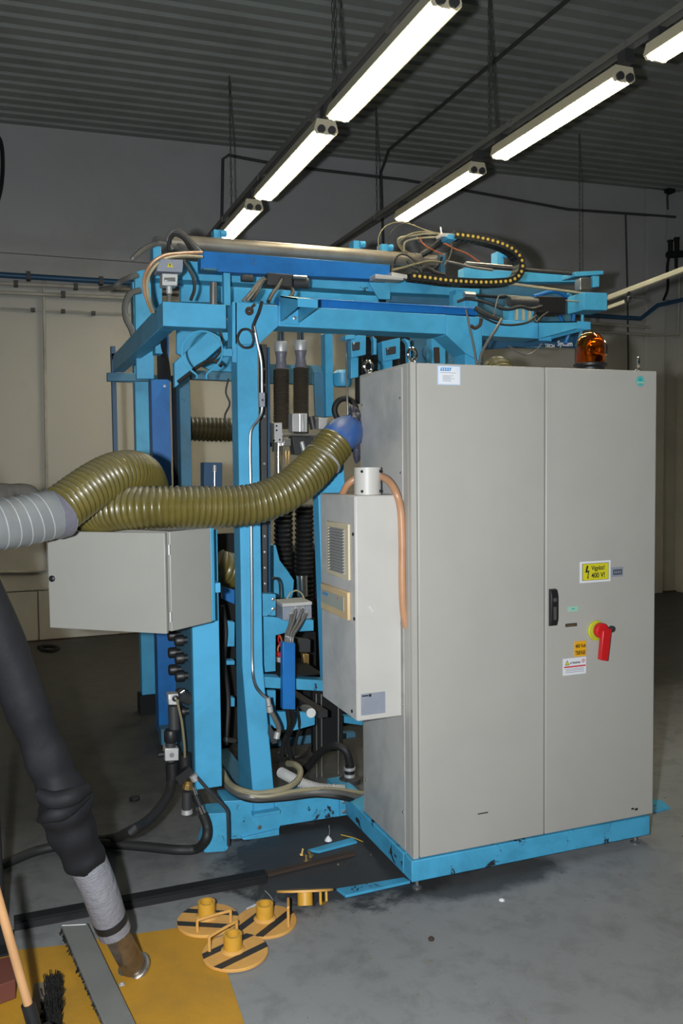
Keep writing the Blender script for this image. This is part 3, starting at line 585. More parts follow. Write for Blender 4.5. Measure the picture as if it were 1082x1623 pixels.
# linear rail with bolts right of the left column
fp('guide_rail', 'dark_grey', [(-0.308, 2.333), (-0.276, 2.331), (-0.293, 1.097), (-0.322, 1.099)], 1.06, 1.10, label='dark bolted guide rail')
bolt_set([(-0.294, 1.058, 2.21), (-0.295, 1.058, 2.133), (-0.297, 1.058, 1.978), (-0.3, 1.058, 1.744), (-0.3, 1.058, 1.65), (-0.304, 1.058, 1.383), (-0.305, 1.058, 1.304), (-0.305, 1.058, 1.225), (-0.306, 1.058, 1.146)], r=.005)
fp('rail_bracket', 'light_blue_worn', [(-0.342, 1.105), (-0.268, 1.098), (-0.27, 0.991), (-0.341, 0.993)], 1.0, 1.06); bolt_set([(-0.282, 0.998, 1.074), (-0.283, 0.998, 1.026)])
fp('guide_strip', 'pipe_blue', [(-0.256, 2.328), (-0.243, 2.328), (-0.26, 1.022), (-0.27, 1.023)], 1.12, 1.2)
# top rear frame: light blue gantry support beam and uprights
fp('gantry_beam', 'light_blue', [(-0.752, 2.818), (-0.505, 2.813), (0.48, 2.817), (1.176, 2.816), (1.175, 2.73), (0.479, 2.718), (-0.291, 2.718), (-0.754, 2.712)], 1.5, 1.62, label='light blue gantry support beam')
fp('gantry_beam', 'light_blue', [(-0.573, 2.733), (0.605, 2.741), (0.604, 2.674), (-0.575, 2.637)], 1.7, 1.76)
fp('gusset', 'light_blue', [(0.448, 2.771), (0.585, 2.772), (0.584, 2.676), (0.513, 2.675)], 1.485, 1.5)
MB().box(-0.722, -0.678, 1.7, 1.8, 2.35, 2.927).build('upright', 'light_blue', mc, None, .003)
MB().box(-0.721, -0.654, 2.2, 2.3, 2.3, 2.905).build('upright', 'light_blue', mc, None, .003)
fp('side_plate', 'light_blue', [(-0.765, 2.872), (-0.721, 2.886), (-0.653, 2.843), (-0.666, 2.254), (-0.768, 2.252)], 2.12, 2.16)
fp('gantry_beam', 'light_blue', [(1.208, 2.957), (1.649, 2.959), (2.076, 2.98), (2.076, 2.923), (1.649, 2.895), (1.208, 2.867)], 1.75, 1.83)
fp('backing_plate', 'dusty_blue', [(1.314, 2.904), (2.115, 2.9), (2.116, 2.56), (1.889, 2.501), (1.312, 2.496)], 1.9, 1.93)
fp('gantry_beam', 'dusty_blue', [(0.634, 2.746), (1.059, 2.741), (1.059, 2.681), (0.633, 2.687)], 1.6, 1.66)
# short silver posts and dark slots between the beams
MB().cyl((-0.507, 1.2, 2.646), (-0.51, 1.2, 2.521), .018, 16).build('support_post', 'steel', mc, 'short steel support post')
MB().box(-0.43, -0.397, 1.3, 1.34, 2.5, 2.72).build('support_post', 'light_blue', mc)
MB().box(0.791, 0.875, 1.0, 1.12, 2.519, 2.645).build('support_block', 'light_blue', mc, bevel=.003)
MB().box(0.851, 0.902, 1.2, 1.28, 2.588, 2.696).build('support_block', 'light_blue', mc, bevel=.003)
fp('cable_channel', 'royal', [(-0.25, 2.543), (0.835, 2.55), (0.834, 2.508), (-0.251, 2.498)], .93, .99, label='royal blue cable channel on top of the front beam')
fp('channel_lip', 'royal', [(-0.047, 2.542), (0.832, 2.543), (0.832, 2.536), (-0.047, 2.536)], .915, .93)
# right end block and thin rails
fp('end_block', 'light_blue', [(1.699, 2.731), (1.866, 2.737), (1.866, 2.634), (1.7, 2.628)], 1.2, 1.36, label='light blue end block at the far right')
fp('guide_bar', 'beige_pipe', [(1.229, 2.769), (1.737, 2.743), (1.737, 2.732), (1.229, 2.755)], 1.25, 1.27)
fp('guide_bar', 'beige_pipe', [(1.196, 2.696), (1.737, 2.691), (1.737, 2.683), (1.196, 2.689)], 1.25, 1.27)
MB().tube([(1.069, 1.5, 2.908), (2.017, 1.5, 2.909)], .012, 8, smooth=False).build('guide_shaft', 'dark_grey', mc, 'thin dark guide shaft')
MB().tube([(1.071, 1.48, 2.919), (1.426, 1.48, 2.918)], .006, 8, smooth=False).build('guide_shaft', 'steel', mc)
fp('end_plate', 'light_blue', [(1.827, 2.912), (2.04, 2.934), (2.041, 2.91), (1.827, 2.884)], 1.46, 1.6); fp('end_fitting', 'steel', [(1.851, 2.872), (1.931, 2.881), (1.932, 2.811), (1.852, 2.799)], 1.44, 1.5); fp('end_fitting', 'light_blue', [(1.945, 2.89), (1.993, 2.893), (1.993, 2.827), (1.946, 2.82)], 1.44, 1.5)
MB().cyl((1.127, 1.1, 2.626), (1.308, 1.1, 2.626), .028, 18).build('air_cylinder', 'dark_grey', mc, 'dark horizontal air cylinder')
fp('valve_box', 'black', [(1.307, 2.664), (1.488, 2.668), (1.488, 2.576), (1.308, 2.573)], 1.08, 1.2)
MB().box(1.127, 1.291, 1.1, 1.16, 2.519, 2.606).build('valve_base', 'light_blue', mc)
for u in range(3): MB().box(1.164 + u * .042, 1.164 + u * .042 + .015, 1.085, 1.1, 2.526, 2.596).build('valve_rib', 'beige_pipe', mc)
# lettering strip above the cabinet
fp('name_board', 'pipe_blue', [(1.21, 2.652), (2.026, 2.611), (2.027, 2.48), (1.707, 2.484), (1.209, 2.434)], 1.7, 1.715, label='dark blue board with white lettering')
text('TECH', .030, (1.762, 1.69, 2.477), 'white', mc, sx=.98, tilt=-1, bold=.0008)
text('System', .046, (1.858, 1.69, 2.489), 'white', mc, sx=.90, tilt=1, bold=.0008)
MB().tube([(1.65, 1.65, 2.785), (1.815, 1.65, 2.826), (1.935, 1.65, 2.761), (1.95, 1.65, 2.641), (1.888, 1.65, 2.497)], .012, 8).build('air_line', 'royal', mc); MB().tube([(1.875, 1.6, 2.809), (1.972, 1.6, 2.734), (1.982, 1.6, 2.594), (1.949, 1.6, 2.493)], .010, 8).build('air_line', 'light_blue', mc)
MB().tube([(1.642, 1.66, 2.667), (1.727, 1.66, 2.711), (1.846, 1.66, 2.678), (1.871, 1.66, 2.598), (1.775, 1.66, 2.514)], .010, 8).build('air_line', 'royal', mc)

# ---- left front post carrying valves: a deep hollow post
MB().box(-.752, -.632, .66, .70, .30, 1.455).build('post', 'light_blue', mc, 'front left post', .004)
MB().box(-.75, -.72, .70, 1.12, .34, 1.44).build('valve_panel', 'dusty_blue', mc, 'dull blue valve panel with black knobs', .003)
fp('foot', 'light_blue_worn', [(-0.704, 0.187), (-0.61, 0.178), (-0.61, 0.013), (-0.625, 0.001), (-0.717, 0.011), (-0.725, 0.027), (-0.7, 0.106)], .655, .78)
for i, v in enumerate((1003, 1030, 1060, 1088, 1118, 1148)):
    p = (-0.786, 0.72, 0.835); zz0 = 1.03 - i * .082
    for j, y in enumerate((.80, .98)):
        if i > 3 and j: continue
        MB().lathe([(.016, 0), (.016, .02), (.026, .02), (.026, .050), (.022, .056)], (-.75, y, zz0 - j * .01), (-1, 0, 0), 14).build('valve_knob', 'black', mc, 'black valve knob')
# ---- bellows, rods and clamps in the middle
for a, b, cu, cv in (((-0.009, 1.7, 2.286), (-0.012, 1.7, 1.944), (-0.009, 1.7, 2.39), (-0.003, 1.7, 2.502)), ((0.11, 1.7, 2.297), (0.106, 1.7, 1.907), (0.101, 1.7, 2.394), (0.099, 1.7, 2.506))):
    MB().ribbed([a, b], .043, .011, .004, 24).build('bellows', 'brown_bellows', mc, 'dusty brown rod bellows')
    MB().lathe([(.036, 0), (.030, .03), (.027, .06), (.036, .10)], a, (0, 0, 1), 20).build('sleeve', 'mauve_tape', mc, 'grey taped sleeve above the bellows')
    MB().lathe([(.036, 0), (.038, .01), (.038, .05), (.034, .058)], (a[0], a[1], a[2] + .098), (0, 0, 1), 20).build('collar', 'alu', mc)
    MB().cyl((a[0], a[1], a[2] + .15), (a[0], a[1], 2.62), .021, 16).build('rod', 'chrome', mc)
MB().cyl((-0.044, 1.66, 1.877), (-0.05, 1.66, 1.51), .024, 18).build('rod', 'chrome', mc); MB().cyl((-0.059, 1.7, 1.871), (-0.06, 1.7, 1.813), .012, 12).build('pin', 'steel', mc)
fp('clamp_block', 'alu', [(-0.105, 1.974), (-0.038, 1.975), (-0.036, 1.861), (-0.103, 1.865)], 1.6, 1.68, label='silver clamp block'); bolt_set([(-0.072, 1.6, 1.957), (-0.072, 1.6, 1.932), (-0.088, 1.6, 1.875), (-0.055, 1.6, 1.879)], r=.004, mat='dark')
fp('clamp_block', 'alu', [(0.022, 2.028), (0.112, 2.029), (0.111, 1.922), (0.021, 1.925)], 1.6, 1.68, label='silver clamp block')
MB().cyl((0.065, 1.595, 2.025), (0.064, 1.595, 1.925), .005, 8).build('pin', 'steel', mc)
MB().cyl((0.084, 1.595, 2.022), (0.083, 1.595, 1.925), .006, 10).build('pin', 'chrome', mc)
fp('cross_plate', 'steel', [(-0.033, 1.919), (0.187, 1.912), (0.186, 1.898), (-0.033, 1.904)], 1.62, 1.8)
fp('clamp_block', 'alu', [(0.181, 2.005), (0.238, 2.005), (0.222, 1.94), (0.18, 1.94)], 1.6, 1.66); fp('clamp_block', 'steel', [(-0.032, 1.886), (0.012, 1.886), (0.012, 1.843), (-0.033, 1.843)], 1.6, 1.66)
fp('nozzle_block', 'dark_grey', [(0.039, 1.899), (0.193, 1.892), (0.172, 1.789), (0.053, 1.797)], 1.66, 1.74)
MB().cyl((0.089, 1.64, 1.869), (0.104, 1.64, 1.811), .014, 12).build('fitting', 'alu', mc); MB().cyl((0.169, 1.7, 2.018), (0.184, 1.7, 1.944), .02, 12).build('fitting', 'dark_grey', mc)
MB().lathe([(.007, 0), (.001, -.09)], (-0.012, 1.62, 1.815), seg=10).build('needle', 'brass', mc); MB().lathe([(.007, 0), (.001, -.09)], (0.005, 1.62, 1.815), seg=10).build('needle', 'brass', mc)
MB().box(0.067, 0.463, 2.3, 2.36, 2.263, 2.385).build('crossbar', 'dusty_blue', mc)
fp('pillar', 'light_blue', [(0.334, 2.534), (0.383, 2.533), (0.385, 2.031), (0.336, 2.03)], 1.9, 1.98, label='light blue inner pillar')
fp('pillar_plate', 'dusty_blue', [(0.275, 2.309), (0.353, 2.308), (0.358, 2.025), (0.284, 2.032)], 1.95, 1.97)
MB().cyl((0.275, 1.4, 2.425), (0.281, 1.4, 1.967), .0055, 10).build('rod', 'chrome', mc, 'thin bright rod')
fp('rod_mount', 'light_blue', [(0.256, 2.442), (0.312, 2.448), (0.312, 2.424), (0.256, 2.418)], 1.36, 1.44)
# valve bodies under the beam
for n, (pl, wpl) in enumerate((([(0.305, 2.444), (0.396, 2.461), (0.394, 2.346), (0.307, 2.326)], [(0.308, 2.407), (0.353, 2.415), (0.352, 2.37), (0.311, 2.362)]), ([(0.491, 2.423), (0.604, 2.449), (0.603, 2.332), (0.498, 2.311)], [(0.513, 2.387), (0.571, 2.399), (0.571, 2.357), (0.516, 2.345)]))):
    b = fp('valve_body', 'light_blue', pl, 1.4, 1.47, label='light blue valve body with a window'); fp('window', 'dark_grey', wpl, 1.385, 1.4, b); fp('window_pin', 'steel', [(p[0] * .3 + wpl[0][0] * .7, p[1] * .3 + wpl[0][1] * .7) for p in wpl], 1.378, 1.386, b)
fp('valve_body', 'light_blue', [(0.803, 2.454), (0.876, 2.457), (0.892, 2.425), (0.892, 2.262), (0.802, 2.26)], 1.4, 1.47, label='light blue valve body with a window'); fp('window', 'rust', [(0.813, 2.401), (0.845, 2.403), (0.849, 2.313), (0.816, 2.312)], 1.385, 1.4)
for a, b in (((0.453, 1.5, 2.46), (0.45, 1.5, 2.225)), ((0.683, 1.5, 2.448), (0.681, 1.5, 2.23))): MB().ribbed([a, b], .036, .010, .004, 20).build('bellows', 'black', mc, 'black bellows')
fp('cover_plate', 'light_blue', [(0.442, 2.452), (0.469, 2.439), (0.468, 2.351), (0.449, 2.351), (0.45, 2.428)], 1.42, 1.46); fp('cover_plate', 'light_blue', [(0.637, 2.45), (0.677, 2.437), (0.684, 2.312), (0.664, 2.312), (0.661, 2.419)], 1.42, 1.46)
fp('lower_plate', 'light_blue', [(0.323, 2.336), (0.369, 2.337), (0.368, 2.225), (0.322, 2.217)], 1.45, 1.5); fp('lower_plate', 'light_blue', [(0.508, 2.321), (0.579, 2.33), (0.578, 2.259), (0.507, 2.257)], 1.45, 1.5)
fp('back_panel', 'dusty_blue', [(0.843, 2.515), (1.342, 2.509), (1.341, 2.111), (0.84, 2.104)], 1.75, 1.78)
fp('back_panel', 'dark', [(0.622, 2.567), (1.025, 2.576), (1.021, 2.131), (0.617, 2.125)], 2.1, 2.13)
MB().lathe([(.05, 0), (.05, .02), (.03, .03)], (0.958, 1.74, 2.415), (0, -1, 0), 20).build('flange_disc', 'dusty_blue', mc)
# small pump seen behind the pillar
MB().lathe([(.05, 0), (.06, .02), (.06, .08), (.04, .1)], (0.445, 1.9, 2.213), (0, 0, 1), 20).build('pump_head', 'light_blue', mc); MB().torus((0.422, 1.8, 2.063), .07, .018, (0, 1, 0), 24, 10).build('coil_hose', 'rubber', mc, 'black coiled hose')
# ---- black curtains and machine interior
for a, b in (((0.146, 2.2, 1.483), (0.134, 2.2, 0.711)), ((0.286, 2.2, 1.479), (0.275, 2.2, 0.7))): MB().ribbed([a, b], .058, .03, .006, 12).build('curtain', 'black', mc, 'black pleated curtain')
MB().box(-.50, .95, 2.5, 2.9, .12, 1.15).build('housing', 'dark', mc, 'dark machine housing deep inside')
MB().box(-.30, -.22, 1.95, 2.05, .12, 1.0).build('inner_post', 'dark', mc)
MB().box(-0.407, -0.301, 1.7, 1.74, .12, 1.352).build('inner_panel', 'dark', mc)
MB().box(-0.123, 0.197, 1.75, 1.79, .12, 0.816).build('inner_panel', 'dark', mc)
fp('casting', 'light_blue', [(-0.152, 1.295), (-0.116, 1.294), (-0.095, 1.208), (-0.049, 1.146), (-0.013, 1.091), (-0.022, 0.992), (-0.157, 1.001)], 1.5, 1.62, label='light blue sloped casting')
MB().cyl((0.032, 1.5, 1.117), (0.034, 1.5, 0.999), .032, 24).build('chrome_cylinder', 'chrome', mc, 'short chrome cylinder')
# right inner column beside the cooling unit
fp('column', 'light_blue', [(-0.167, 1.741), (-0.034, 1.739), (0.002, 0.709), (-0.137, 0.729)], .65, .73, label='light blue column behind the cooling unit')
# shelves
fp('shelf_beam', 'light_blue_worn', [(-0.327, 0.984), (-0.055, 0.944), (-0.055, 0.889), (-0.193, 0.893), (-0.257, 0.882), (-0.26, 0.7), (-0.332, 0.7)], 1.05, 1.12)
fp('shelf_beam', 'light_blue_worn', [(-0.362, 0.711), (-0.037, 0.659), (-0.038, 0.605), (-0.363, 0.658)], .92, 1.0, label='worn lower shelf beam')
MB().box(-0.362, -0.053, .94, 1.3, 0.691, 0.697).build('shelf_plate', 'dark', mc)
fp('lower_plate', 'light_blue', [(-0.333, 0.611), (-0.261, 0.603), (-0.263, 0.494), (-0.18, 0.484), (-0.054, 0.464), (-0.055, 0.401), (-0.168, 0.385), (-0.254, 0.402), (-0.304, 0.428)], 1.05, 1.08)
MB().tube([(-0.223, 1.15, 0.884), (-0.197, 1.15, 0.833), (-0.218, 1.15, 0.786), (-0.193, 1.15, 0.684)], .005, 6).build('wire', 'orange_cable', mc); MB().tube([(-0.206, 1.14, 0.885), (-0.217, 1.14, 0.837), (-0.191, 1.14, 0.779)], .004, 6).build('wire', 'red', mc)
fp('terminal', 'red', [(-0.234, 0.783), (-0.207, 0.781), (-0.207, 0.758), (-0.234, 0.76)], 1.1, 1.13); fp('terminal', 'alu', [(-0.234, 0.757), (-0.211, 0.755), (-0.211, 0.729), (-0.235, 0.731)], 1.1, 1.13)
fp('terminal', 'brass', [(-0.072, 0.743), (-0.037, 0.74), (-0.038, 0.672), (-0.066, 0.675)], 1.18, 1.22); fp('terminal', 'dark_grey', [(-0.083, 0.815), (-0.005, 0.802), (-0.006, 0.733), (-0.07, 0.739)], 1.25, 1.3)
# square tube and roller poking forward under the shelf
MB().frame((-0.074, 1.5, 0.474), (-0.027, 1.0, 0.467), .05, .035).build('square_tube', 'dark_grey', mc); MB().cyl((-0.092, 1.0, 0.481), (-0.036, 1.3, 0.436), .024, 20).build('roller', 'alu', mc, 'round grey roller end')
# black lift posts with bright edges
MB().box(0.061, 0.238, 1.42, 1.46, .12, 0.497).build('lift_post', 'dark', mc)
MB().cyl((0.068, 1.38, 0.468), (0.065, 1.38, -0.031), .0045, 8).build('bright_edge', 'steel', mc); MB().cyl((0.098, 1.38, 0.464), (0.095, 1.38, -0.035), .0045, 8).build('bright_edge', 'steel', mc); MB().cyl((0.198, 1.38, 0.4), (0.193, 1.38, -0.031), .0045, 8).build('bright_edge', 'steel', mc)
fp('crossbar', 'light_blue', [(0.012, -0.065), (0.606, -0.108), (0.606, -0.129), (0.012, -0.089)], 2.1, 2.2); fp('crossbar', 'dusty_blue', [(-0.044, 0.079), (0.527, 0.028), (0.526, -0.033), (-0.045, 0.009)], 1.95, 2.0)
fp('crossbar', 'light_blue', [(0.315, 0.255), (0.436, 0.222), (0.435, 0.184), (0.315, 0.214)], 1.6, 1.66)
# bits between post and column
fp('inner_bracket', 'light_blue', [(-0.478, 0.945), (-0.429, 0.938), (-0.432, 0.811), (-0.478, 0.815)], 1.2, 1.25); fp('inner_bracket', 'light_blue', [(-0.485, 0.744), (-0.433, 0.739), (-0.433, 0.716), (-0.486, 0.721)], 1.2, 1.25)
fp('inner_bracket', 'light_blue', [(-0.456, 0.548), (-0.436, 0.546), (-0.437, 0.5), (-0.457, 0.502)], 1.2, 1.25)
fp('inner_bracket', 'royal', [(-0.442, 1.094), (-0.377, 1.073), (-0.379, 0.995), (-0.443, 1.027)], 1.4, 1.45)
MB().ribbed([(-0.462, 1.5, 1.203), (-0.42, 1.5, 1.183), (-0.339, 1.55, 1.156)], .088, .02, .006, 20).build('short_duct', 'olive_duct', mc, 'short olive duct seen between the post and column')
MB().cyl((-0.513, 1.1, 0.368), (-0.44, 1.2, 0.323), .012, 12).build('pin', 'steel', mc)
# small equipment box and fitting behind the opening
fp('equipment_box', 'pipe_blue', [(-0.404, 1.757), (-0.293, 1.756), (-0.297, 1.541), (-0.408, 1.543)], 2.0, 2.1, label='small dark blue box behind the big duct'); MB().cyl((-0.344, 1.98, 1.741), (-0.345, 1.98, 1.7), .012, 12).build('fitting', 'alu', mc); MB().cyl((-0.345, 1.98, 1.7), (-0.347, 1.98, 1.599), .006, 10).build('fitting_rod', 'chrome', mc)
# wiring lumps and terminal clamps on the upper beam
fp('solenoid_valve', 'dark_grey', [(-0.251, 2.696), (-0.122, 2.695), (-0.122, 2.635), (-0.252, 2.636)], 1.12, 1.2, label='dark solenoid valve'); MB().cyl((-0.37, 1.18, 2.672), (-0.312, 1.18, 2.673), .018, 14).build('coupling', 'dark_grey', mc); MB().cyl((-0.112, 1.15, 2.661), (-0.031, 1.15, 2.663), .028, 18).build('motor', 'dark_grey', mc, 'small dark motor'); MB().cyl((-0.118, 1.12, 2.683), (-0.044, 1.12, 2.684), .010, 12).build('motor_tube', 'steel', mc)
fp('connector', 'alu', [(0.334, 2.728), (0.497, 2.723), (0.497, 2.706), (0.334, 2.705)], 1.12, 1.2)
MB().cyl((0.78, 0.98, 2.622), (0.844, 0.98, 2.622), .016, 14).build('coupling', 'steel', mc)
MB().tube([(0.856, 1.0, 2.627), (1.01, 1.0, 2.626), (1.042, 1.0, 2.631)], .008, 8).build('piston_rod', 'dark', mc)

# ================================================================ gantry: royal blue beam and silver tube
gn = thing('linear_gantry', 'royal blue linear gantry with a long silver tube lying along the machine top', 'gantry', (-0.038, 1.3, 2.787))
g1 = fp('gantry_rail', 'royal', [(-0.546, 2.823), (0.5, 2.825), (0.499, 2.743), (-0.548, 2.722)], 1.3, 1.38, gn, 'royal blue rail')
for p in ((-0.284, 1.3, 2.798), (-0.264, 1.3, 2.798), (-0.284, 1.3, 2.776), (-0.264, 1.3, 2.776)): MB().lathe([(.004, 0), (.004, .004)], p, (0, -1, 0), 8).build('bolt', 'steel', g1)
MB().cyl((-0.676, 1.42, 2.886), (0.84, 1.42, 2.896), .036, 24).build('silver_tube', 'silver_tube', gn, 'long dusty silver tube')
for a in ((-0.402, 1.55, 2.975), (0.401, 1.55, 2.982), (0.574, 1.55, 2.977), (1.336, 1.55, 2.991)):
    MB().box(a[0] - .022, a[0] + .022, 1.53, 1.6, a[2] - .05, a[2] + .022).build('tube_clamp', 'light_blue', gn, 'light blue clamp'); MB().cyl((a[0] + .012, 1.53, a[2] + .004), (a[0] + .045, 1.53, a[2] + .004), .018, 12).build('clamp_knob', 'light_blue', gn)
MB().box(-0.553, -0.482, 1.22, 1.3, 2.711, 2.72).build('stop_plate', 'dusty_blue', gn)
# tool carriage cluster below the chain start
fp('carriage', 'dark_grey', [(0.752, 2.94), (0.906, 2.944), (0.905, 2.822), (0.751, 2.819)], 1.4, 1.5, gn, 'dark carriage block'); fp('carriage_post', 'dusty_blue', [(0.846, 2.926), (0.874, 2.928), (0.873, 2.8), (0.845, 2.799)], 1.36, 1.4, gn)
fp('chain_anchor', 'alu', [(0.455, 2.76), (0.548, 2.75), (0.548, 2.729), (0.455, 2.733)], 1.18, 1.28, gn); fp('chain_anchor', 'light_blue', [(0.794, 2.985), (0.852, 2.989), (0.844, 2.958), (0.794, 2.961)], 1.18, 1.26, gn)
fp('chain_arm', 'alu', [(0.767, 2.996), (0.848, 2.999), (0.848, 2.979), (0.767, 2.975)], 1.2, 1.27, gn)

# yellow-dotted cable chain: top run, bend, lower run
ch = thing('cable_chain', 'black cable chain with yellow pins curling over the gantry', 'cable chain', (0.843, 1.2, 2.759))
cpath = resample(spline([Vector(p) for p in ((0.848, 1.2, 2.986), (0.943, 1.2, 2.983), (1.043, 1.2, 2.974), (1.145, 1.2, 2.954), (1.215, 1.2, 2.924), (1.252, 1.2, 2.885), (1.26, 1.2, 2.839), (1.239, 1.2, 2.792), (1.19, 1.2, 2.761), (1.124, 1.2, 2.749), (1.022, 1.2, 2.739), (0.902, 1.2, 2.735), (0.785, 1.2, 2.735), (0.669, 1.2, 2.741), (0.548, 1.2, 2.746))], 12), .0315)
first = None
for i in range(len(cpath) - 1):
    p = cpath[i]; d = (cpath[i + 1] - cpath[max(0, i - 1)]).normalized(); ang = math.atan2(d.z, d.x)
    if first is None:
        lk = bpy.data.meshes.new('link')
        o0 = MB(); o0.prism([(-.019, -.021), (.015, -.021), (.019, -.012), (.019, .012), (.015, .021), (-.019, .021), (-.015, 0)], 'Y', 1.17, 1.178).prism([(-.019, -.021), (.015, -.021), (.019, -.012), (.019, .012), (.015, .021), (-.019, .021), (-.015, 0)], 'Y', 1.232, 1.24).box(-.010, .010, 1.176, 1.234, .016, .021).box(-.010, .010, 1.176, 1.234, -.021, -.016)
        o0 = [( v[0], v[1] - 1.2, v[2]) for v in o0.v], o0.f
        lk.from_pydata(o0[0], [], o0[1]); lk.update(); lk.materials.append(M['black'])
        pn = bpy.data.meshes.new('pin'); a = MB().lathe([(.0085, 0), (.0085, .004), (.006, .005)], (0, -.03, 0), (0, -1, 0), 12); pn.from_pydata(a.v, [], a.f); pn.update(); pn.materials.append(M['yellow_dot']); first = 1
    o = bpy.data.objects.new('link', lk); S.collection.objects.link(o); o.parent = ch; o.location = p - Vector(ch['base']); o.rotation_euler = (0, -ang, 0)
    o2 = bpy.data.objects.new('pin', pn); S.collection.objects.link(o2); o2.parent = o
# ================================================================ control box on the left post (its door hangs slightly open)
P0 = Vector((-.91, .31, 0)); zt, zb = 1.480, 1.084
cb = thing('control_box', 'beige sheet-metal control box in front of the left post, lockable door facing left', 'control box', (P0.x, P0.y, zb))
def rot(p, ang): a = math.radians(ang); return (math.cos(a) * p, math.sin(a) * p)
v = Vector((*rot(1, 35), 0)); u = Vector((-v.y, v.x, 0)); ud = Vector((-math.sin(math.radians(52)), math.cos(math.radians(52)), 0)); nd = Vector((-ud.y, ud.x, 0)) * 1
def quad(a, b, c, d): return [(q.x, q.y) for q in (a, b, c, d)]
o_ = P0 + v * .012
MB().prism(quad(o_, o_ + v * .235, o_ + v * .235 + u * .48, o_ + u * .48), 'Z', zb, zt).build('body', 'box', cb, bevel=.004)
dq = P0 - v * .004
MB().prism(quad(dq, dq + ud * .535, dq + ud * .535 + ud.cross(Vector((0, 0, 1))) * -.018, dq + ud.cross(Vector((0, 0, 1))) * -.018), 'Z', zb - .004, zt - .002).build('door', 'box', cb, 'control box door with a black lock', .003)
lk_ = dq + ud * .515 - Vector((math.cos(math.radians(52)), math.sin(math.radians(52)), 0)) * .018
MB().lathe([(.013, 0), (.013, .006), (.008, .010), (.004, .010)], (lk_.x, lk_.y, 1.284), tuple((-nd if False else Vector((-math.cos(math.radians(52)), -math.sin(math.radians(52)), 0)))), 18).build('lock', 'black', cb)
for z in (zt - .07, zb + .06): MB().cyl((P0.x + .004, P0.y - .004, z - .02), (P0.x + .004, P0.y - .004, z + .02), .005, 10).build('hinge', 'alu', cb, 'small hinge')
e_ = o_ + v * .235
MB().prism(quad(e_, e_ + v * .02, e_ + v * .02 + u * .40, e_ + u * .40), 'Z', zb + .004, zt + .002).build('mounting_plate', 'light_blue', cb, 'light blue mounting plate', .002)
MB().box(-.70, -.66, .50, .66, 1.2, 1.24).build('mounting_arm', 'light_blue', cb)

# ================================================================ ducts
def ribbed_thing(name, label, cat, path, r, pitch, depth, mat, seg=32, group=None):
    return solo(MB().ribbed(path, r, pitch, depth, seg), name, mat, label, cat, group)
d1 = [(-0.142, 0.46, 1.836), (-0.202, 0.44, 1.776), (-0.289, 0.4, 1.701), (-0.401, 0.36, 1.629), (-0.53, 0.34, 1.583), (-0.662, 0.34, 1.571), (-0.816, 0.34, 1.575), (-0.962, 0.36, 1.576), (-1.064, 0.42, 1.571), (-1.129, 0.5, 1.559), (-1.184, 0.58, 1.557), (-1.233, 0.66, 1.566)]
ribbed_thing('flexible_duct', 'long olive ribbed duct sweeping across the machine from the blue elbow', 'duct', d1, .081, .0225, .0046, 'olive_duct')
d2 = [(-1.302, 0.3, 1.583), (-1.249, 0.33, 1.619), (-1.174, 0.38, 1.667), (-1.095, 0.44, 1.704), (-1.024, 0.52, 1.715), (-0.964, 0.64, 1.703), (-0.913, 0.82, 1.668), (-0.863, 1.05, 1.616), (-0.811, 1.3, 1.576)]
ribbed_thing('flexible_duct', 'olive ribbed duct arching up and back behind the control box', 'duct', d2, .086, .0225, .0048, 'olive_duct')
ribbed_thing('flexible_duct', 'dark olive duct seen through the opening left of the tapered column', 'duct', [(-0.45, 2.5, 1.979), (-0.223, 2.5, 1.972), (-0.054, 2.5, 1.968), (0.191, 2.6, 1.939)], .074, .028, .006, 'olive_dark')
ribbed_thing('flexible_duct', 'olive duct bend just showing above the cabinet top', 'duct', [(1.174, 1.25, 1.785), (1.156, 1.22, 2.072), (1.174, 1.25, 2.219), (1.174 + .02, 1.36, 2.247), (1.174 + .03, 1.5, 1.9), (1.174 + .03, 1.5, 1.6)], .083, .024, .005, 'olive_duct')
# hose clamp, blue elbow, plastic wrap
ek = thing('duct_elbow', 'dusty blue plastic elbow joining the long duct to the machine side', 'duct elbow', (-0.117, 0.47, 1.864))
MB().tube([(-0.2, 0.44, 1.776), (-0.157, 0.46, 1.825), (-0.102, 0.5, 1.865), (-0.025, 0.58, 1.885), (0.059, 0.68, 1.889)], lambda s: .068 + .010 * math.sin(s * 3.1), 28, 10).build('elbow', 'elbow', ek)
ca, cb_ = Vector((-0.197, 0.44, 1.781)), Vector((-0.216, 0.435, 1.759)); ax = (ca - cb_).normalized()
MB().tube([cb_ - ax * .004, cb_ + ax * .006], .0885, 36, smooth=False).build('hose_clamp', 'alu', ek, 'bright metal hose clamp')
wr = MB(); rr = random.Random(4)
for k in range(12):
    x0, y0, z0 = (-0.012, 0.6, 1.869); a = rr.uniform(0, 6.28)
    wr.tube([(x0 + rr.uniform(-.02, .03), y0 + rr.uniform(-.08, .03), z0 + .13 - k * .004), (x0 + rr.uniform(-.03, .03), y0 - .06 + rr.uniform(-.04, .04), z0 + .03), (x0 + rr.uniform(-.02, .03), y0 - .05, z0 - .06 - rr.uniform(0, .07))], lambda s, q=rr.uniform(.010, .024): q * (1 - .5 * abs(2 * s - 1)) * (1 + .3 * math.sin(s * 23)), 7, 6)
wr.build('plastic_wrap', 'film', ek, 'grey plastic wrapping hanging at the cabinet edge', kind='stuff')
sd = thing('spiral_duct', 'grey galvanised spiral duct entering from the left edge', 'duct', (-1.432, 0.28, 1.544))
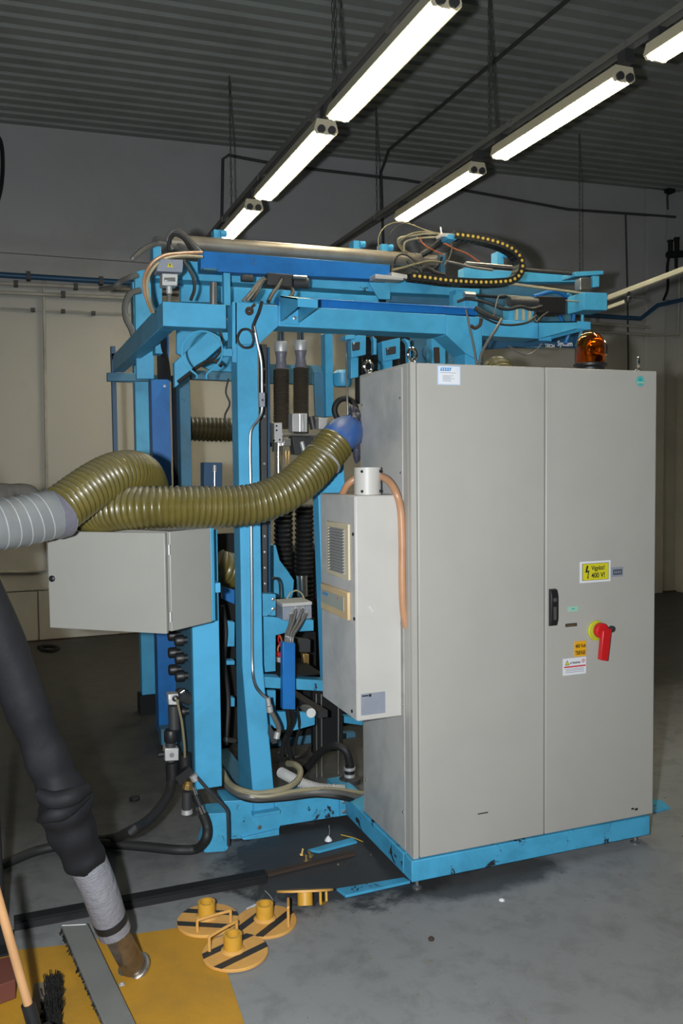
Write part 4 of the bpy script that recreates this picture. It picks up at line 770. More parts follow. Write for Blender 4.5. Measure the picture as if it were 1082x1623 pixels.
sp = [(-2.39, -0.1, 1.516), (-1.967, 0.05, 1.524), (-1.699, 0.16, 1.527), (-1.559, 0.2, 1.535), (-1.454, 0.25, 1.542), (-1.354, 0.3, 1.559), (-1.287, 0.33, 1.572)]
MB().tube(sp, .092, 36, 10).build('duct', 'galv', sd)
SP = resample(spline(sp, 20), .0085)
for i in range(3, len(SP) - 7, 5):
    t = (SP[i + 1] - SP[i]).normalized(); a = SP[i]; tl = (t + Vector((.05, 0, .16))).normalized()
    MB().torus(a, .0925, .0022, tl, 32, 5).build('seam', 'seam', sd)
MB().tube([SP[-6], SP[-1]], .0965, 36, smooth=False).build('tape_band', 'mauve_tape', sd)
solo(MB().tube([(-1.561, 0.4, 1.619), (-1.494, 0.42, 1.641), (-1.449, 0.43, 1.649), (-1.4, 0.42, 1.632), (-1.36, 0.4, 1.624)], lambda s: (.040 + .008 * math.sin(11 * s)) * math.sqrt(max(.02, 1 - s * s)), 14, 8), 'dirty_rag', 'rag', 'dirty grey rag lying on top of the galvanised spiral duct', 'rag')

# ================================================================ junction box, its cables and the royal cable channel
jx = thing('terminal_box', 'small grey terminal box with four cables on the blue shelf inside the machine', 'junction box', (-0.177, 0.97, 1.023))
jr = (-0.243,-0.092,0.969,1.048)
MB().box(jr[0], jr[1], .97, 1.12, jr[2], jr[3] - .012).build('housing', 'plate_grey', jx, bevel=.003); MB().box(jr[0] - .002, jr[1] + .002, .968, 1.122, jr[3] - .011, jr[3] + .006).build('lid', 'ac_side', jx, bevel=.003)
rt = fp('cable_tray', 'royal', [(-0.291, 0.894), (-0.228, 0.885), (-0.232, 0.561), (-0.296, 0.571)], .82, .86, jx, 'royal blue vertical cable tray')
for pth in ([(-0.202, 0.955, 0.999), (-0.23, 0.9, 0.96), (-0.264, 0.845, 0.926), (-0.274, 0.835, 0.871)], [(-0.179, 0.955, 1.023), (-0.213, 0.9, 0.975), (-0.256, 0.84, 0.927), (-0.263, 0.83, 0.871)], [(-0.143, 0.955, 1.023), (-0.194, 0.9, 0.964), (-0.243, 0.84, 0.923), (-0.25, 0.83, 0.87)], [(-0.123, 0.955, 1.0), (-0.182, 0.9, 0.95), (-0.232, 0.845, 0.915), (-0.239, 0.835, 0.868)]):
    MB().tube(pth, .0085, 8, 6).build('cable', 'grey_cable', jx); MB().lathe([(.014, 0), (.014, .014), (.010, .02)], (pth[0][0], .97, pth[0][2]), (0, -1, 0), 12).build('gland', 'alu', jx)
MB().tube([(-0.273, 0.835, 0.92), (-0.257, 0.825, 0.914), (-0.232, 0.835, 0.904)], .003, 6).build('cable_tie', 'alu', jx)
for pth in ([(-0.264, 0.85, 0.566), (-0.24, 0.9, 0.462), (-0.22, 1.0, 0.368), (-0.19, 1.05, 0.251)], [(-0.242, 0.85, 0.563), (-0.215, 0.92, 0.47), (-0.237, 1.0, 0.354), (-0.237, 1.05, 0.241)]): MB().tube(pth, .012, 8).build('cable', 'rubber', jx)
def cable(label, path, r, mat='rubber', name='cable', cat='cable', group=None, seg=8):
    return solo(MB().tube(path, r, seg, 7), name, mat, label, cat, group)
cable('thin pale cable looping out of the grey terminal box lid', [(-0.198, 1.05, 1.061), (-0.177, 1.05, 1.091), (-0.144, 1.05, 1.102), (-0.117, 1.05, 1.084), (-0.104, 1.05, 1.058)], .004, 'beige_cable')
cable('black cable bending down beside the sloped casting', [(-0.242, 1.2, 1.144), (-0.208, 1.2, 1.152), (-0.188, 1.2, 1.121), (-0.201, 1.15, 1.053)], .006, 'rubber')
cable('steel conduit running down the front of the tapered column', [(-0.396, 0.862, 2.391), (-0.379, 0.862, 2.304), (-0.362, 0.862, 2.217), (-0.361, 0.862, 2.108), (-0.363, 0.862, 1.996), (-0.385, 0.862, 1.948), (-0.417, 0.862, 1.901), (-0.424, 0.862, 1.818), (-0.424, 0.862, 1.67), (-0.425, 0.862, 1.402), (-0.427, 0.862, 1.103), (-0.43, 0.862, 0.801), (-0.433, 0.82, 0.714), (-0.42, 0.77, 0.676), (-0.391, 0.745, 0.65)], .0068, 'steel', 'conduit', 'conduit')
cable('black cable running over the corner gusset of the tapered column', [(-0.352, 0.87, 2.503), (-0.37, 0.865, 2.451), (-0.387, 0.862, 2.415), (-0.399, 0.862, 2.382), (-0.394, 0.862, 2.353)], .008, 'rubber')
cable('black cable ring hanging on the corner gusset', [(-0.398, 0.86, 2.318), (-0.41, 0.86, 2.291), (-0.441, 0.86, 2.284), (-0.465, 0.86, 2.298), (-0.476, 0.86, 2.326), (-0.458, 0.86, 2.362), (-0.427, 0.86, 2.369), (-0.406, 0.86, 2.352), (-0.398, 0.859, 2.318)], .006, 'rubber')
sm = thing('inline_switch', 'small grey switch on the conduit of the tapered column', 'switch', (-0.363, 0.85, 2.042)); fp('housing', 'plate_grey', [(-0.379, 2.077), (-0.351, 2.077), (-0.352, 2.01), (-0.377, 2.009)], .845, .86, sm); MB().cyl((-0.364, 0.846, 2.042), (-0.365, 0.84, 2.041), .006, 12).build('button', 'black', sm)
bk = thing('lifting_lug', 'rusty round lug screwed to the corner gusset', 'lug', (-0.41, 0.875, 2.46)); MB().torus((-0.413, 0.874, 2.456), .012, .009, (.4, 1, .3), 14, 8).build('ring', 'rust', bk); MB().cyl((-0.399, 0.88, 2.476), (-0.386, 0.87, 2.489), .007, 8).build('pin', 'rust', bk)
ft = thing('hose_fitting', 'metal fittings with a short hose at the lower end of the column conduit', 'fitting', (-0.39, 0.74, 0.639))
for a, b, r in (((-0.391, 0.745, 0.655), (-0.385, 0.745, 0.619), .012), ((-0.385, 0.745, 0.616), (-0.38, 0.745, 0.589), .016), ((-0.34, 0.76, 0.484), (-0.347, 0.76, 0.454), .015)): MB().cyl(a, b, r, 12).build('nut', 'alu', ft)
MB().tube([(-0.38, 0.745, 0.595), (-0.354, 0.75, 0.548), (-0.334, 0.76, 0.498), (-0.344, 0.76, 0.466)], .012, 10).build('hose', 'grey_cable', ft); fp('base', 'dark_grey', [(-0.375, 0.517), (-0.339, 0.458), (-0.34, 0.428), (-0.364, 0.425), (-0.379, 0.472)], .765, .80, ft)

# heavy hose bundle over the base beam
for i, (pth, r, mt, lb) in enumerate((
    ([(-0.566, 0.95, 0.265), (-0.557, 0.86, 0.238), (-0.532, 0.74, 0.241), (-0.453, 0.7, 0.226), (-0.332, 0.7, 0.231), (-0.257, 0.74, 0.243), (-0.218, 0.8, 0.266), (-0.224, 0.86, 0.278), (-0.234, 0.95, 0.257)], .015, 'beige_cable', 'beige hose making a loop at the foot of the tapered column'),
    ([(-0.566, 0.95, 0.234), (-0.556, 0.84, 0.215), (-0.513, 0.7, 0.223), (-0.399, 0.68, 0.213), (-0.246, 0.68, 0.208), (-0.096, 0.66, 0.193), (0.056, 0.72, 0.124), (0.249, 0.84, 0.025)], .015, 'grey_cable', 'upper grey hose lying along the base beam'),
    ([(-0.568, 0.92, 0.213), (-0.542, 0.8, 0.203), (-0.483, 0.7, 0.2), (-0.338, 0.68, 0.192), (-0.184, 0.68, 0.186), (-0.064, 0.66, 0.164), (0.081, 0.74, 0.088), (0.249, 0.84, 0.006)], .013, 'rubber', 'black hose lying along the base beam'),
    ([(-0.559, 0.9, 0.237), (-0.522, 0.72, 0.235), (-0.433, 0.665, 0.223), (-0.281, 0.665, 0.227), (-0.12, 0.68, 0.207), (0.071, 0.74, 0.139), (0.258, 0.86, 0.049)], .010, 'beige_cable', 'thin beige hose lying along the base beam'))):
    cable(lb, pth, r, mt, 'hose', 'hose')
ribbed_thing('corrugated_conduit', 'pale grey corrugated conduit lying above the base beam', 'conduit', [(-0.256, 1.0, 0.198), (-0.238, 0.9, 0.204), (-0.193, 0.84, 0.187), (-0.11, 0.8, 0.164), (-0.002, 0.78, 0.149)], .024, .010, .0025, 'ac_side', 16)
ah = thing('bent_hose', 'thick black hose arching beside the black lift posts', 'hose', (0.088, 0.95, 0.164))
MB().tube([(-0.076, 1.25, 0.076), (-0.038, 1.2, 0.142), (-0.009, 1.1, 0.238), (0.032, 1.0, 0.296), (0.075, 0.95, 0.28), (0.098, 0.95, 0.205)], .020, 14).build('hose', 'rubber', ah)
MB().lathe([(.028, 0), (.028, .02), (.02, .02), (.02, .04), (.03, .04), (.03, .055)], (0.094, 0.95, 0.14), (0, 0, 1), 14).build('coupling', 'alu', ah); MB().lathe([(.055, 0), (.055, .02), (.03, .03)], (0.094, 0.95, 0.114), (0, 0, 1), 16).build('flange', 'dark_grey', ah)
MB().cyl((0.095, 0.95, 0.205), (0.094, 0.95, 0.16), .026, 14).build('collar', 'black', ah)

# ================================================================ air regulators on the left post
ar = thing('air_regulator', 'upper air regulator with silver head on the left post', 'air regulator', (-0.836, 0.7, 0.619))
MB().cyl((-0.835, 0.7, 0.681), (-0.834, 0.7, 0.573), .024, 18).build('bowl', 'dark_grey', ar); fp('head', 'alu', [(-0.862, 0.739), (-0.817, 0.738), (-0.813, 0.686), (-0.86, 0.692)], .675, .725, ar, bevel=.003); fp('label_plate', 'white', [(-0.86, 0.738), (-0.849, 0.737), (-0.85, 0.715), (-0.861, 0.716)], .671, .676, ar); MB().torus((-0.832, 0.665, 0.72), .010, .005, (0, 1, .3), 14, 6).build('clip', 'black', ar)
MB().tube([(-0.827, 0.66, 0.718), (-0.817, 0.66, 0.669), (-0.807, 0.66, 0.612), (-0.798, 0.66, 0.512), (-0.795, 0.67, 0.452)], .0055, 7).build('tube', 'olive_cable', ar); MB().cyl((-0.801, 0.71, 0.731), (-0.784, 0.71, 0.741), .012, 12).build('fitting', 'chrome', ar); MB().cyl((-0.808, 0.72, 0.721), (-0.757, 0.74, 0.69), .028, 16).build('valve', 'dark_grey', ar)
ar2 = thing('air_regulator', 'lower air regulator with a black knob and white label on the left post', 'air regulator', (-0.849, 0.69, 0.467))
MB().lathe([(.026, 0), (.03, .006), (.03, .05), (.026, .056)], (-0.851, 0.69, 0.521), (0, 0, 1), 18).build('knob', 'black', ar2); fp('body', 'alu', [(-0.882, 0.503), (-0.822, 0.498), (-0.823, 0.442), (-0.883, 0.447)], .665, .725, ar2, bevel=.003); MB().cyl((-0.853, 0.666, 0.47), (-0.855, 0.655, 0.473), .010, 14).build('gauge', 'black', ar2)
MB().lathe([(.026, 0), (.028, .02), (.028, .09), (.02, .095)], (-0.849, 0.69, 0.339), (0, 0, 1), 18).build('bowl', 'black', ar2); MB().cyl((-0.91, 0.69, 0.472), (-0.88, 0.69, 0.471), .014, 12).build('side_port', 'black', ar2); MB().cyl((-0.853, 0.69, 0.436), (-0.854, 0.69, 0.522), .022, 14).build('neck', 'dark_grey', ar2)
MB().cyl((-0.788, 0.7, 0.37), (-0.792, 0.7, 0.457), .030, 16).build('lubricator', 'black', ar2)
mf = thing('hose_manifold', 'black elbow with brass and chrome fittings below the air regulators', 'fitting', (-0.779, 0.66, 0.34))
MB().frame((-0.835, 0.66, 0.359), (-0.77, 0.66, 0.401), .045, .04).build('elbow', 'black', mf); MB().cyl((-0.768, 0.64, 0.379), (-0.755, 0.64, 0.354), .018, 14).build('cap', 'alu', mf); MB().lathe([(.024, 0), (.024, .02), (.018, .02), (.018, .035)], (-0.792, 0.64, 0.32), (.2, 0, 1), 8).build('brass_nut', 'brass', mf)
MB().cyl((-0.767, 0.64, 0.322), (-0.758, 0.63, 0.29), .012, 12).build('nipple', 'chrome', mf); MB().cyl((-0.758, 0.63, 0.29), (-0.742, 0.62, 0.246), .020, 14).build('valve', 'black', mf); MB().cyl((-0.745, 0.62, 0.241), (-0.733, 0.61, 0.209), .017, 12).build('collar', 'chrome', mf); MB().cyl((-0.791, 0.66, 0.302), (-0.793, 0.66, 0.211), .022, 16).build('filter', 'dark_grey', mf); MB().lathe([(.026, 0), (.024, .02)], (-0.793, 0.66, 0.202), (0, 0, 1), 14).build('filter_cap', 'alu', mf)
cable('dark bent pipe crossing the lower end of the front left post', [(-0.751, 0.63, 0.369), (-0.688, 0.63, 0.286), (-0.624, 0.63, 0.207), (-0.616, 0.63, 0.154), (-0.613, 0.64, 0.034)], .0075, 'dark_grey', 'pipe', 'pipe')
cable('thick black hose drooping left from the lower air regulator', [(-0.856, 0.68, 0.344), (-0.872, 0.64, 0.315), (-0.923, 0.55, 0.295), (-1.002, 0.42, 0.292), (-1.08, 0.34, 0.295)] + [(-1.086, 0.905, 0.04), (-1.168, 0.934, 0.03), (-1.277, 0.957, 0.03)], .021, 'rubber', 'hose', 'hose', seg=14)
cable('thick black hose curving from the brass fittings along the floor to the left edge', [(-0.733, 0.61, 0.209), (-0.717, 0.6, 0.154), (-0.728, 0.58, 0.107)] + [(-0.75, 0.671, 0.03), (-0.836, 0.693, 0.03), (-0.962, 0.779, 0.03), (-1.105, 0.865, 0.03), (-1.251, 0.926, 0.03), (-1.413, 0.923, 0.03), (-1.57, 0.829, 0.03), (-1.763, 0.738, 0.03)], .021, 'rubber', 'hose', 'hose', seg=14)

# ================================================================ upper left: plug, cables
cp_ = thing('power_plug', 'grey industrial connector with a yellow warning triangle at the upper left of the machine', 'plug', (-0.76, 1.0, 2.642))
fp('hood', 'plate_grey', [(-0.802, 2.694), (-0.697, 2.696), (-0.701, 2.637), (-0.821, 2.635), (-0.818, 2.655)], .98, 1.08, cp_, bevel=.004); fp('plug_body', 'alu', [(-0.795, 2.628), (-0.722, 2.63), (-0.726, 2.575), (-0.796, 2.573)], .985, 1.06, cp_, bevel=.003); fp('latch', 'steel', [(-0.787, 2.607), (-0.735, 2.611), (-0.735, 2.593), (-0.788, 2.59)], .976, .984, cp_); MB().cyl((-0.758, 1.02, 2.577), (-0.759, 1.02, 2.542), .014, 12).build('gland', 'alu', cp_); MB().cyl((-0.759, 1.02, 2.542), (-0.76, 1.02, 2.495), .010, 12).build('cable', 'grey_cable', cp_)
fp('warning_triangle', 'sign_yellow', [(-0.775, 2.656), (-0.743, 2.656), (-0.76, 2.68)], .974, .979, cp_); fp('bolt_symbol', 'print_black', [(-0.761, 2.674), (-0.757, 2.671), (-0.759, 2.666), (-0.756, 2.665), (-0.76, 2.656), (-0.761, 2.663), (-0.764, 2.665)], .971, .974, cp_)
C3 = 'cables at the upper left of the machine'
for lb, pth, r, mt in (
  ('brown hose arching around the grey industrial connector', [(-0.557, 1.22, 2.795), (-0.665, 1.15, 2.767), (-0.773, 1.05, 2.725), (-0.843, 0.98, 2.667), (-0.881, 0.95, 2.595), (-0.88, 0.95, 2.524), (-0.843, 1.0, 2.449)], .008, 'brown_hose'),
  ('beige hose arching around the grey industrial connector', [(-0.562, 1.2, 2.768), (-0.669, 1.13, 2.748), (-0.771, 1.03, 2.706), (-0.838, 0.96, 2.645), (-0.873, 0.93, 2.577), (-0.869, 0.93, 2.507), (-0.84, 0.98, 2.446)], .008, 'beige_cable'),
  ('black cable hoop standing highest on the upper left corner', [(-0.674, 1.4, 2.84), (-0.693, 1.4, 2.889), (-0.683, 1.38, 2.92), (-0.654, 1.36, 2.933), (-0.62, 1.34, 2.905), (-0.587, 1.3, 2.854), (-0.551, 1.28, 2.809)], .011, 'grey_cable'),
  ('second cable hoop just inside the highest one', [(-0.694, 1.36, 2.823), (-0.694, 1.36, 2.867), (-0.671, 1.34, 2.901), (-0.63, 1.32, 2.881), (-0.603, 1.3, 2.834), (-0.589, 1.28, 2.806)], .009, 'rubber'),
  ('black cable drooping left with its free end below the top corner', [(-0.656, 1.5, 2.897), (-0.711, 1.5, 2.896), (-0.763, 1.48, 2.877), (-0.813, 1.45, 2.841), (-0.859, 1.4, 2.794), (-0.875, 1.4, 2.774)], .013, 'grey_cable'),
  ('black cable loop right of the grey industrial connector', [(-0.684, 1.05, 2.711), (-0.661, 1.05, 2.674), (-0.638, 1.05, 2.631), (-0.633, 1.05, 2.578), (-0.652, 1.05, 2.524)], .008, 'rubber'),
  ('cable bundle leaving the rear upright towards the wall', [(-0.765, 2.0, 2.83), (-0.811, 2.0, 2.812), (-0.851, 2.05, 2.798), (-0.889, 2.1, 2.774), (-0.91, 2.6, 2.857)], .016, 'grey_cable'),
  ('thick cable hanging left of the rear upright', [(-0.752, 2.0, 2.745), (-0.81, 2.0, 2.72), (-0.839, 2.0, 2.651), (-0.834, 2.0, 2.58), (-0.807, 2.0, 2.521), (-0.788, 2.0, 2.457)], .018, 'grey_cable'),
  ('cable lying across the upper left corner of the frame', [(-0.605, 1.36, 2.836), (-0.648, 1.4, 2.873), (-0.697, 1.45, 2.901), (-0.74, 1.5, 2.916), (-0.746, 1.55, 2.888)], .010, 'grey_cable'),
  ('black cable dropping through the royal blue channel', [(-0.732, 1.3, 2.427), (-0.73, 1.4, 2.362), (-0.695, 1.5, 2.295), (-0.667, 1.6, 2.206)], .012, 'rubber')):
    cable(lb, pth, r, mt)
for k, (lb, pth, mt) in enumerate((('first of three grey cables slanting to the small solenoid valve', [(-0.423, 0.95, 2.516), (-0.368, 1.0, 2.573), (-0.308, 1.1, 2.638), (-0.27, 1.12, 2.67)], 'grey_cable'), ('middle of three grey cables slanting to the small solenoid valve', [(-0.404, 0.95, 2.517), (-0.352, 1.0, 2.574), (-0.295, 1.1, 2.639), (-0.263, 1.12, 2.664)], 'grey_cable'), ('last of three grey cables slanting to the small solenoid valve', [(-0.382, 0.95, 2.518), (-0.337, 1.0, 2.572), (-0.286, 1.1, 2.634), (-0.253, 1.12, 2.661)], 'rubber'), ('black cable tangle below the dark solenoid valve', [(-0.307, 0.92, 2.514), (-0.267, 0.98, 2.566), (-0.22, 1.05, 2.613), (-0.187, 1.1, 2.655), (-0.174, 1.11, 2.674)], 'rubber'), ('black cable sagging towards the angled bracket', [(-0.254, 0.9, 2.514), (-0.219, 0.9, 2.527), (-0.177, 0.95, 2.563), (-0.148, 1.05, 2.608), (-0.172, 1.1, 2.622)], 'rubber'))):
    cable(lb, pth, .007 if k < 3 else .010, mt)
# tangle of hoses at the carriage
for lb, pth, r, mt in (
  ('thin olive air line rising highest over the silver tube', [(0.498, 1.45, 2.941), (0.499, 1.45, 3.015), (0.546, 1.45, 3.078), (0.625, 1.45, 3.106), (0.68, 1.4, 3.084), (0.734, 1.35, 3.048), (0.787, 1.3, 3.019)], .0035, 'olive_cable'),
  ('thin dark air line rising beside the olive one', [(0.561, 1.45, 2.974), (0.569, 1.45, 3.031), (0.609, 1.45, 3.077), (0.662, 1.42, 3.095), (0.717, 1.38, 3.068)], .0030, 'rubber'),
  ('beige cable loop left of the cable chain end', [(0.649, 1.42, 2.925), (0.6, 1.4, 2.966), (0.592, 1.38, 2.995), (0.652, 1.36, 3.009), (0.736, 1.33, 3.022), (0.801, 1.28, 3.012)], .0065, 'beige_cable'),
  ('second beige cable loop left of the cable chain end', [(0.688, 1.42, 2.921), (0.624, 1.4, 2.946), (0.599, 1.38, 2.982), (0.667, 1.35, 3.022), (0.75, 1.32, 3.028), (0.803, 1.27, 3.006)], .0055, 'olive_cable'),
  ('olive cable crossing between the tube and the chain', [(0.631, 1.4, 2.933), (0.63, 1.38, 2.977), (0.691, 1.36, 2.998), (0.779, 1.3, 2.998), (0.814, 1.26, 2.991)], .0055, 'beige_cable'),
  ('black cable bundle slanting down from the chain end', [(0.816, 1.25, 2.988), (0.795, 1.3, 2.964), (0.768, 1.34, 2.937), (0.727, 1.37, 2.912)], .018, 'rubber'),
  ('orange wire reaching to the right under the chain', [(0.779, 1.3, 2.998), (0.838, 1.3, 2.968), (0.898, 1.3, 2.944), (0.979, 1.3, 2.922), (1.06, 1.3, 2.882)], .004, 'orange_cable'),
  ('short red-orange wire beside the carriage block', [(0.687, 1.32, 2.995), (0.718, 1.32, 2.956), (0.789, 1.32, 2.927), (0.837, 1.32, 2.909)], .004, 'orange_cable'),
  ('black cable loop in front of the silver tube end', [(0.466, 1.2, 2.761), (0.487, 1.22, 2.834), (0.546, 1.25, 2.875), (0.599, 1.25, 2.862), (0.637, 1.22, 2.811), (0.642, 1.2, 2.773)], .005, 'rubber'),
  ('olive cable running along under the silver tube end', [(0.461, 1.19, 2.772), (0.537, 1.2, 2.793), (0.622, 1.22, 2.823), (0.722, 1.25, 2.85), (0.808, 1.28, 2.856)], .006, 'olive_cable'),
  ('black cables knotted under the carriage', [(0.652, 1.25, 2.791), (0.689, 1.24, 2.812), (0.747, 1.24, 2.788), (0.807, 1.25, 2.781)], .012, 'rubber'),
  ('thin black wire sagging over the right gusset', [(0.724, 0.86, 2.523), (0.746, 0.86, 2.428), (0.762, 0.85, 2.337), (0.775, 0.84, 2.234)], .0055, 'grey_cable'),
  ('long black cable slanting down behind the cabinet', [(0.93, 0.85, 2.484), (0.887, 0.84, 2.425), (0.838, 0.84, 2.358), (0.801, 0.84, 2.293), (0.789, 0.84, 2.234)], .0075, 'grey_cable'),
  ('black cable sagging under the air cylinder', [(0.817, 0.88, 2.499), (0.905, 0.87, 2.463), (1.0, 0.87, 2.457), (1.096, 0.87, 2.475), (1.175, 0.9, 2.52)], .006, 'rubber'),
  ('grey cable hanging in an arc below the right beam', [(1.127, 1.1, 2.384), (1.184, 1.1, 2.351), (1.246, 1.1, 2.339), (1.3, 1.1, 2.362), (1.341, 1.1, 2.403)], .005, 'grey_cable'),
  ('thick black hose beside the right gusset', [(0.799, 0.9, 2.54), (0.836, 0.88, 2.513), (0.886, 0.87, 2.491), (0.936, 0.86, 2.476)], .012, 'rubber'),
  ('rusty hook-shaped cable end on the right gusset', [(0.813, 0.86, 2.479), (0.805, 0.86, 2.447), (0.776, 0.86, 2.429), (0.753, 0.86, 2.441)], .009, 'rust'),
  ('thin grey cable rising by the black valve box', [(0.915, 0.9, 2.507), (0.939, 0.92, 2.571), (0.972, 0.95, 2.618), (1.034, 1.0, 2.637)], .004, 'grey_cable'),
  ('black cable curl left of the beacon', [(1.349, 1.05, 2.571), (1.274, 1.0, 2.535), (1.208, 0.95, 2.496), (1.225, 1.0, 2.539), (1.295, 1.05, 2.603)], .006, 'rubber')):
    cable(lb, pth, r, mt)
for lb, pth, r, mt in (
  ('dark cable sagging from the carriage onto the royal blue rail', [(0.829, 1.32, 2.895), (0.778, 1.3, 2.831), (0.698, 1.28, 2.807), (0.627, 1.27, 2.814), (0.603, 1.3, 2.853)], .007, 'rubber'),
  ('dark cable looping behind the thin olive air lines', [(0.866, 1.33, 2.984), (0.81, 1.36, 2.959), (0.758, 1.4, 2.978), (0.72, 1.42, 3.008), (0.753, 1.42, 3.039), (0.796, 1.38, 3.026)], .009, 'rubber'),
  ('olive wire hanging off the chain end towards the carriage', [(0.845, 1.26, 2.986), (0.871, 1.28, 2.945), (0.866, 1.3, 2.893), (0.844, 1.32, 2.854)], .004, 'olive_cable'),
  ('grey cable lying along the gantry right of the carriage', [(0.895, 1.4, 2.896), (0.983, 1.42, 2.892), (1.099, 1.44, 2.883), (1.226, 1.44, 2.877)], .008, 'grey_cable'),
  ('white-tipped short cable standing up at the chain end', [(0.798, 1.26, 2.996), (0.794, 1.26, 3.017), (0.79, 1.26, 3.044)], .005, 'white'),
  ('black cable crossing the light blue support beam on the right', [(0.75, 1.0, 2.587), (0.799, 0.98, 2.6), (0.884, 0.97, 2.59), (0.963, 0.96, 2.566), (1.023, 0.97, 2.557)], .008, 'rubber'),
  ('black hose knot under the right air cylinder', [(1.015, 1.02, 2.572), (1.065, 1.0, 2.565), (1.137, 1.0, 2.582), (1.209, 1.0, 2.572), (1.287, 1.02, 2.594)], .010, 'rubber'),
  ('thin dark cable drooping behind the hose ring', [(-0.525, 1.25, 2.491), (-0.478, 1.25, 2.431), (-0.456, 1.25, 2.353), (-0.49, 1.25, 2.285), (-0.555, 1.25, 2.258)], .006, 'rubber'),
  ('black cable wound along the diagonal brace', [(-0.675, 1.3, 2.159), (-0.617, 1.3, 2.204), (-0.558, 1.3, 2.25), (-0.492, 1.3, 2.272), (-0.447, 1.3, 2.247)], .010, 'rubber'),
  ('thin black cable curling beside the opening in the rear frame', [(-0.415, 1.3, 2.184), (-0.43, 1.3, 2.113), (-0.411, 1.3, 2.055), (-0.438, 1.3, 1.99), (-0.42, 1.3, 1.925)], .005, 'rubber'),
  ('black hose dropping between the left post and the tapered column', [(-0.493, 1.2, 1.026), (-0.476, 1.2, 0.896), (-0.489, 1.2, 0.734), (-0.47, 1.2, 0.536), (-0.499, 1.15, 0.325)], .012, 'rubber'),
  ('black cable hanging under the royal blue cable tray', [(-0.168, 1.0, 0.522), (-0.14, 1.05, 0.408), (-0.153, 1.1, 0.28), (-0.182, 1.1, 0.184)], .008, 'rubber'),
  ('black cable sagging across the dark interior near the floor', [(-0.182, 1.3, 0.198), (-0.121, 1.25, 0.178), (-0.064, 1.25, 0.184), (0.004, 1.3, 0.209)], .009, 'rubber')):
    cable(lb, pth, r, mt)
# beige pipe off the right end block towards the right edge
bp = thing('support_tube', 'beige square tube sloping from the right end block to the right edge', 'tube', (2.021, 1.35, 2.751))
MB().frame((1.991, 1.36, 2.74), (2.394, 0.2, 2.958), .028, .03).build('tube', 'beige_pipe', bp, bevel=.003)
MB().frame((1.975, 1.34, 2.678), (2.035, 1.25, 2.704), .02, .02).build('stay', 'beige_pipe', bp); MB().torus((2.032, 1.2, 2.71), .016, .007, (0, 1, .3), 16, 6).build('chain_hook', 'dark_grey', bp); MB().cyl((2.022, 1.2, 2.754), (2.032, 1.2, 2.71), .008, 8).build('hook_stem', 'dark', bp)

# ================================================================ things on the floor, left front
def zpl(name, mat, pts, z0, z1, parent=None, label=None, bevel=.002): return MB().prism(pts, 'Z', z0, z1).build(name, mat, parent, label, bevel)
o = zpl('pit_plate', 'plate_yellow', [(-1.689, 0.169), (-1.473, 0.15), (-1.344, 0.124), (-1.227, 0.118), (-0.991, 0.092), (-0.816, 0.074), (-0.836, -0.277), (-0.855, -0.666), (-1.689, -0.502)], .0005, .004, bevel=0); o['label'] = 'yellow painted steel plate on the floor at the lower left'; o['category'] = 'floor plate'
o = zpl('floor_plank', 'plank', [(-1.352, 0.204), (-1.258, 0.195), (-1.154, -0.587), (-1.242, -0.567)], .0045, .034, bevel=.003); o['label'] = 'grey painted plank with a frayed black edge on the yellow plate'; o['category'] = 'plank'
fr = MB(); rr = random.Random(8); fa, fb = Vector((-1.352, 0.195, 0.03)), Vector((-1.24, -0.523, 0.03))
for k in range(120):
    p = fa.lerp(fb, rr.random()); fr.tube([p, p + Vector((rr.uniform(-.012, .0), rr.uniform(-.012, .012), -rr.uniform(.0, .018)))], .0022, 4, smooth=False)
fr.build('frayed_edge', 'bristle', o, 'frayed black edge', kind='stuff')
er = thing('edge_rail', 'black steel angle rail on the floor in front of the machine', 'rail', (-1.046, 0.37, 0.0))
ra, rb = Vector((-1.516, 0.329, 0.03)), Vector((-0.531, 0.33, 0.03))
MB().frame(ra, rb, .05, .012).build('top_flange', 'dark', er); nn = (rb - ra).normalized().cross(Vector((0, 0, 1)))
MB().frame(ra + nn * .025 - Vector((0, 0, .018)), rb + nn * .025 - Vector((0, 0, .018)), .006, .030).build('front_flange', 'black', er)
MB().frame(Vector((-0.523, 0.359, 0.01)), Vector((-0.103, 0.405, 0.01)), .03, .012).build('rusty_end', 'rust', er)
for lb, pl, zz_ in (('small light blue base plate in the soot patch', [(-0.28, 0.514), (-0.05, 0.555), (-0.044, 0.508), (-0.242, 0.478)], .012), ('light blue base plate sticking out under the cabinet corner', [(-0.288, 0.13), (0.008, 0.114), (0.018, 0.074), (-0.273, 0.062)], .012), ('light blue base plate on the floor behind the right end of the cabinet', [(1.527, 0.4), (1.568, 0.365), (1.546, 0.277), (1.434, 0.264)], .012)):
    o = zpl('base_plate', 'light_blue_worn', pl, .0005, zz_); o['label'] = lb; o['category'] = 'base plate'; o['group'] = 'light blue base plates on the floor'
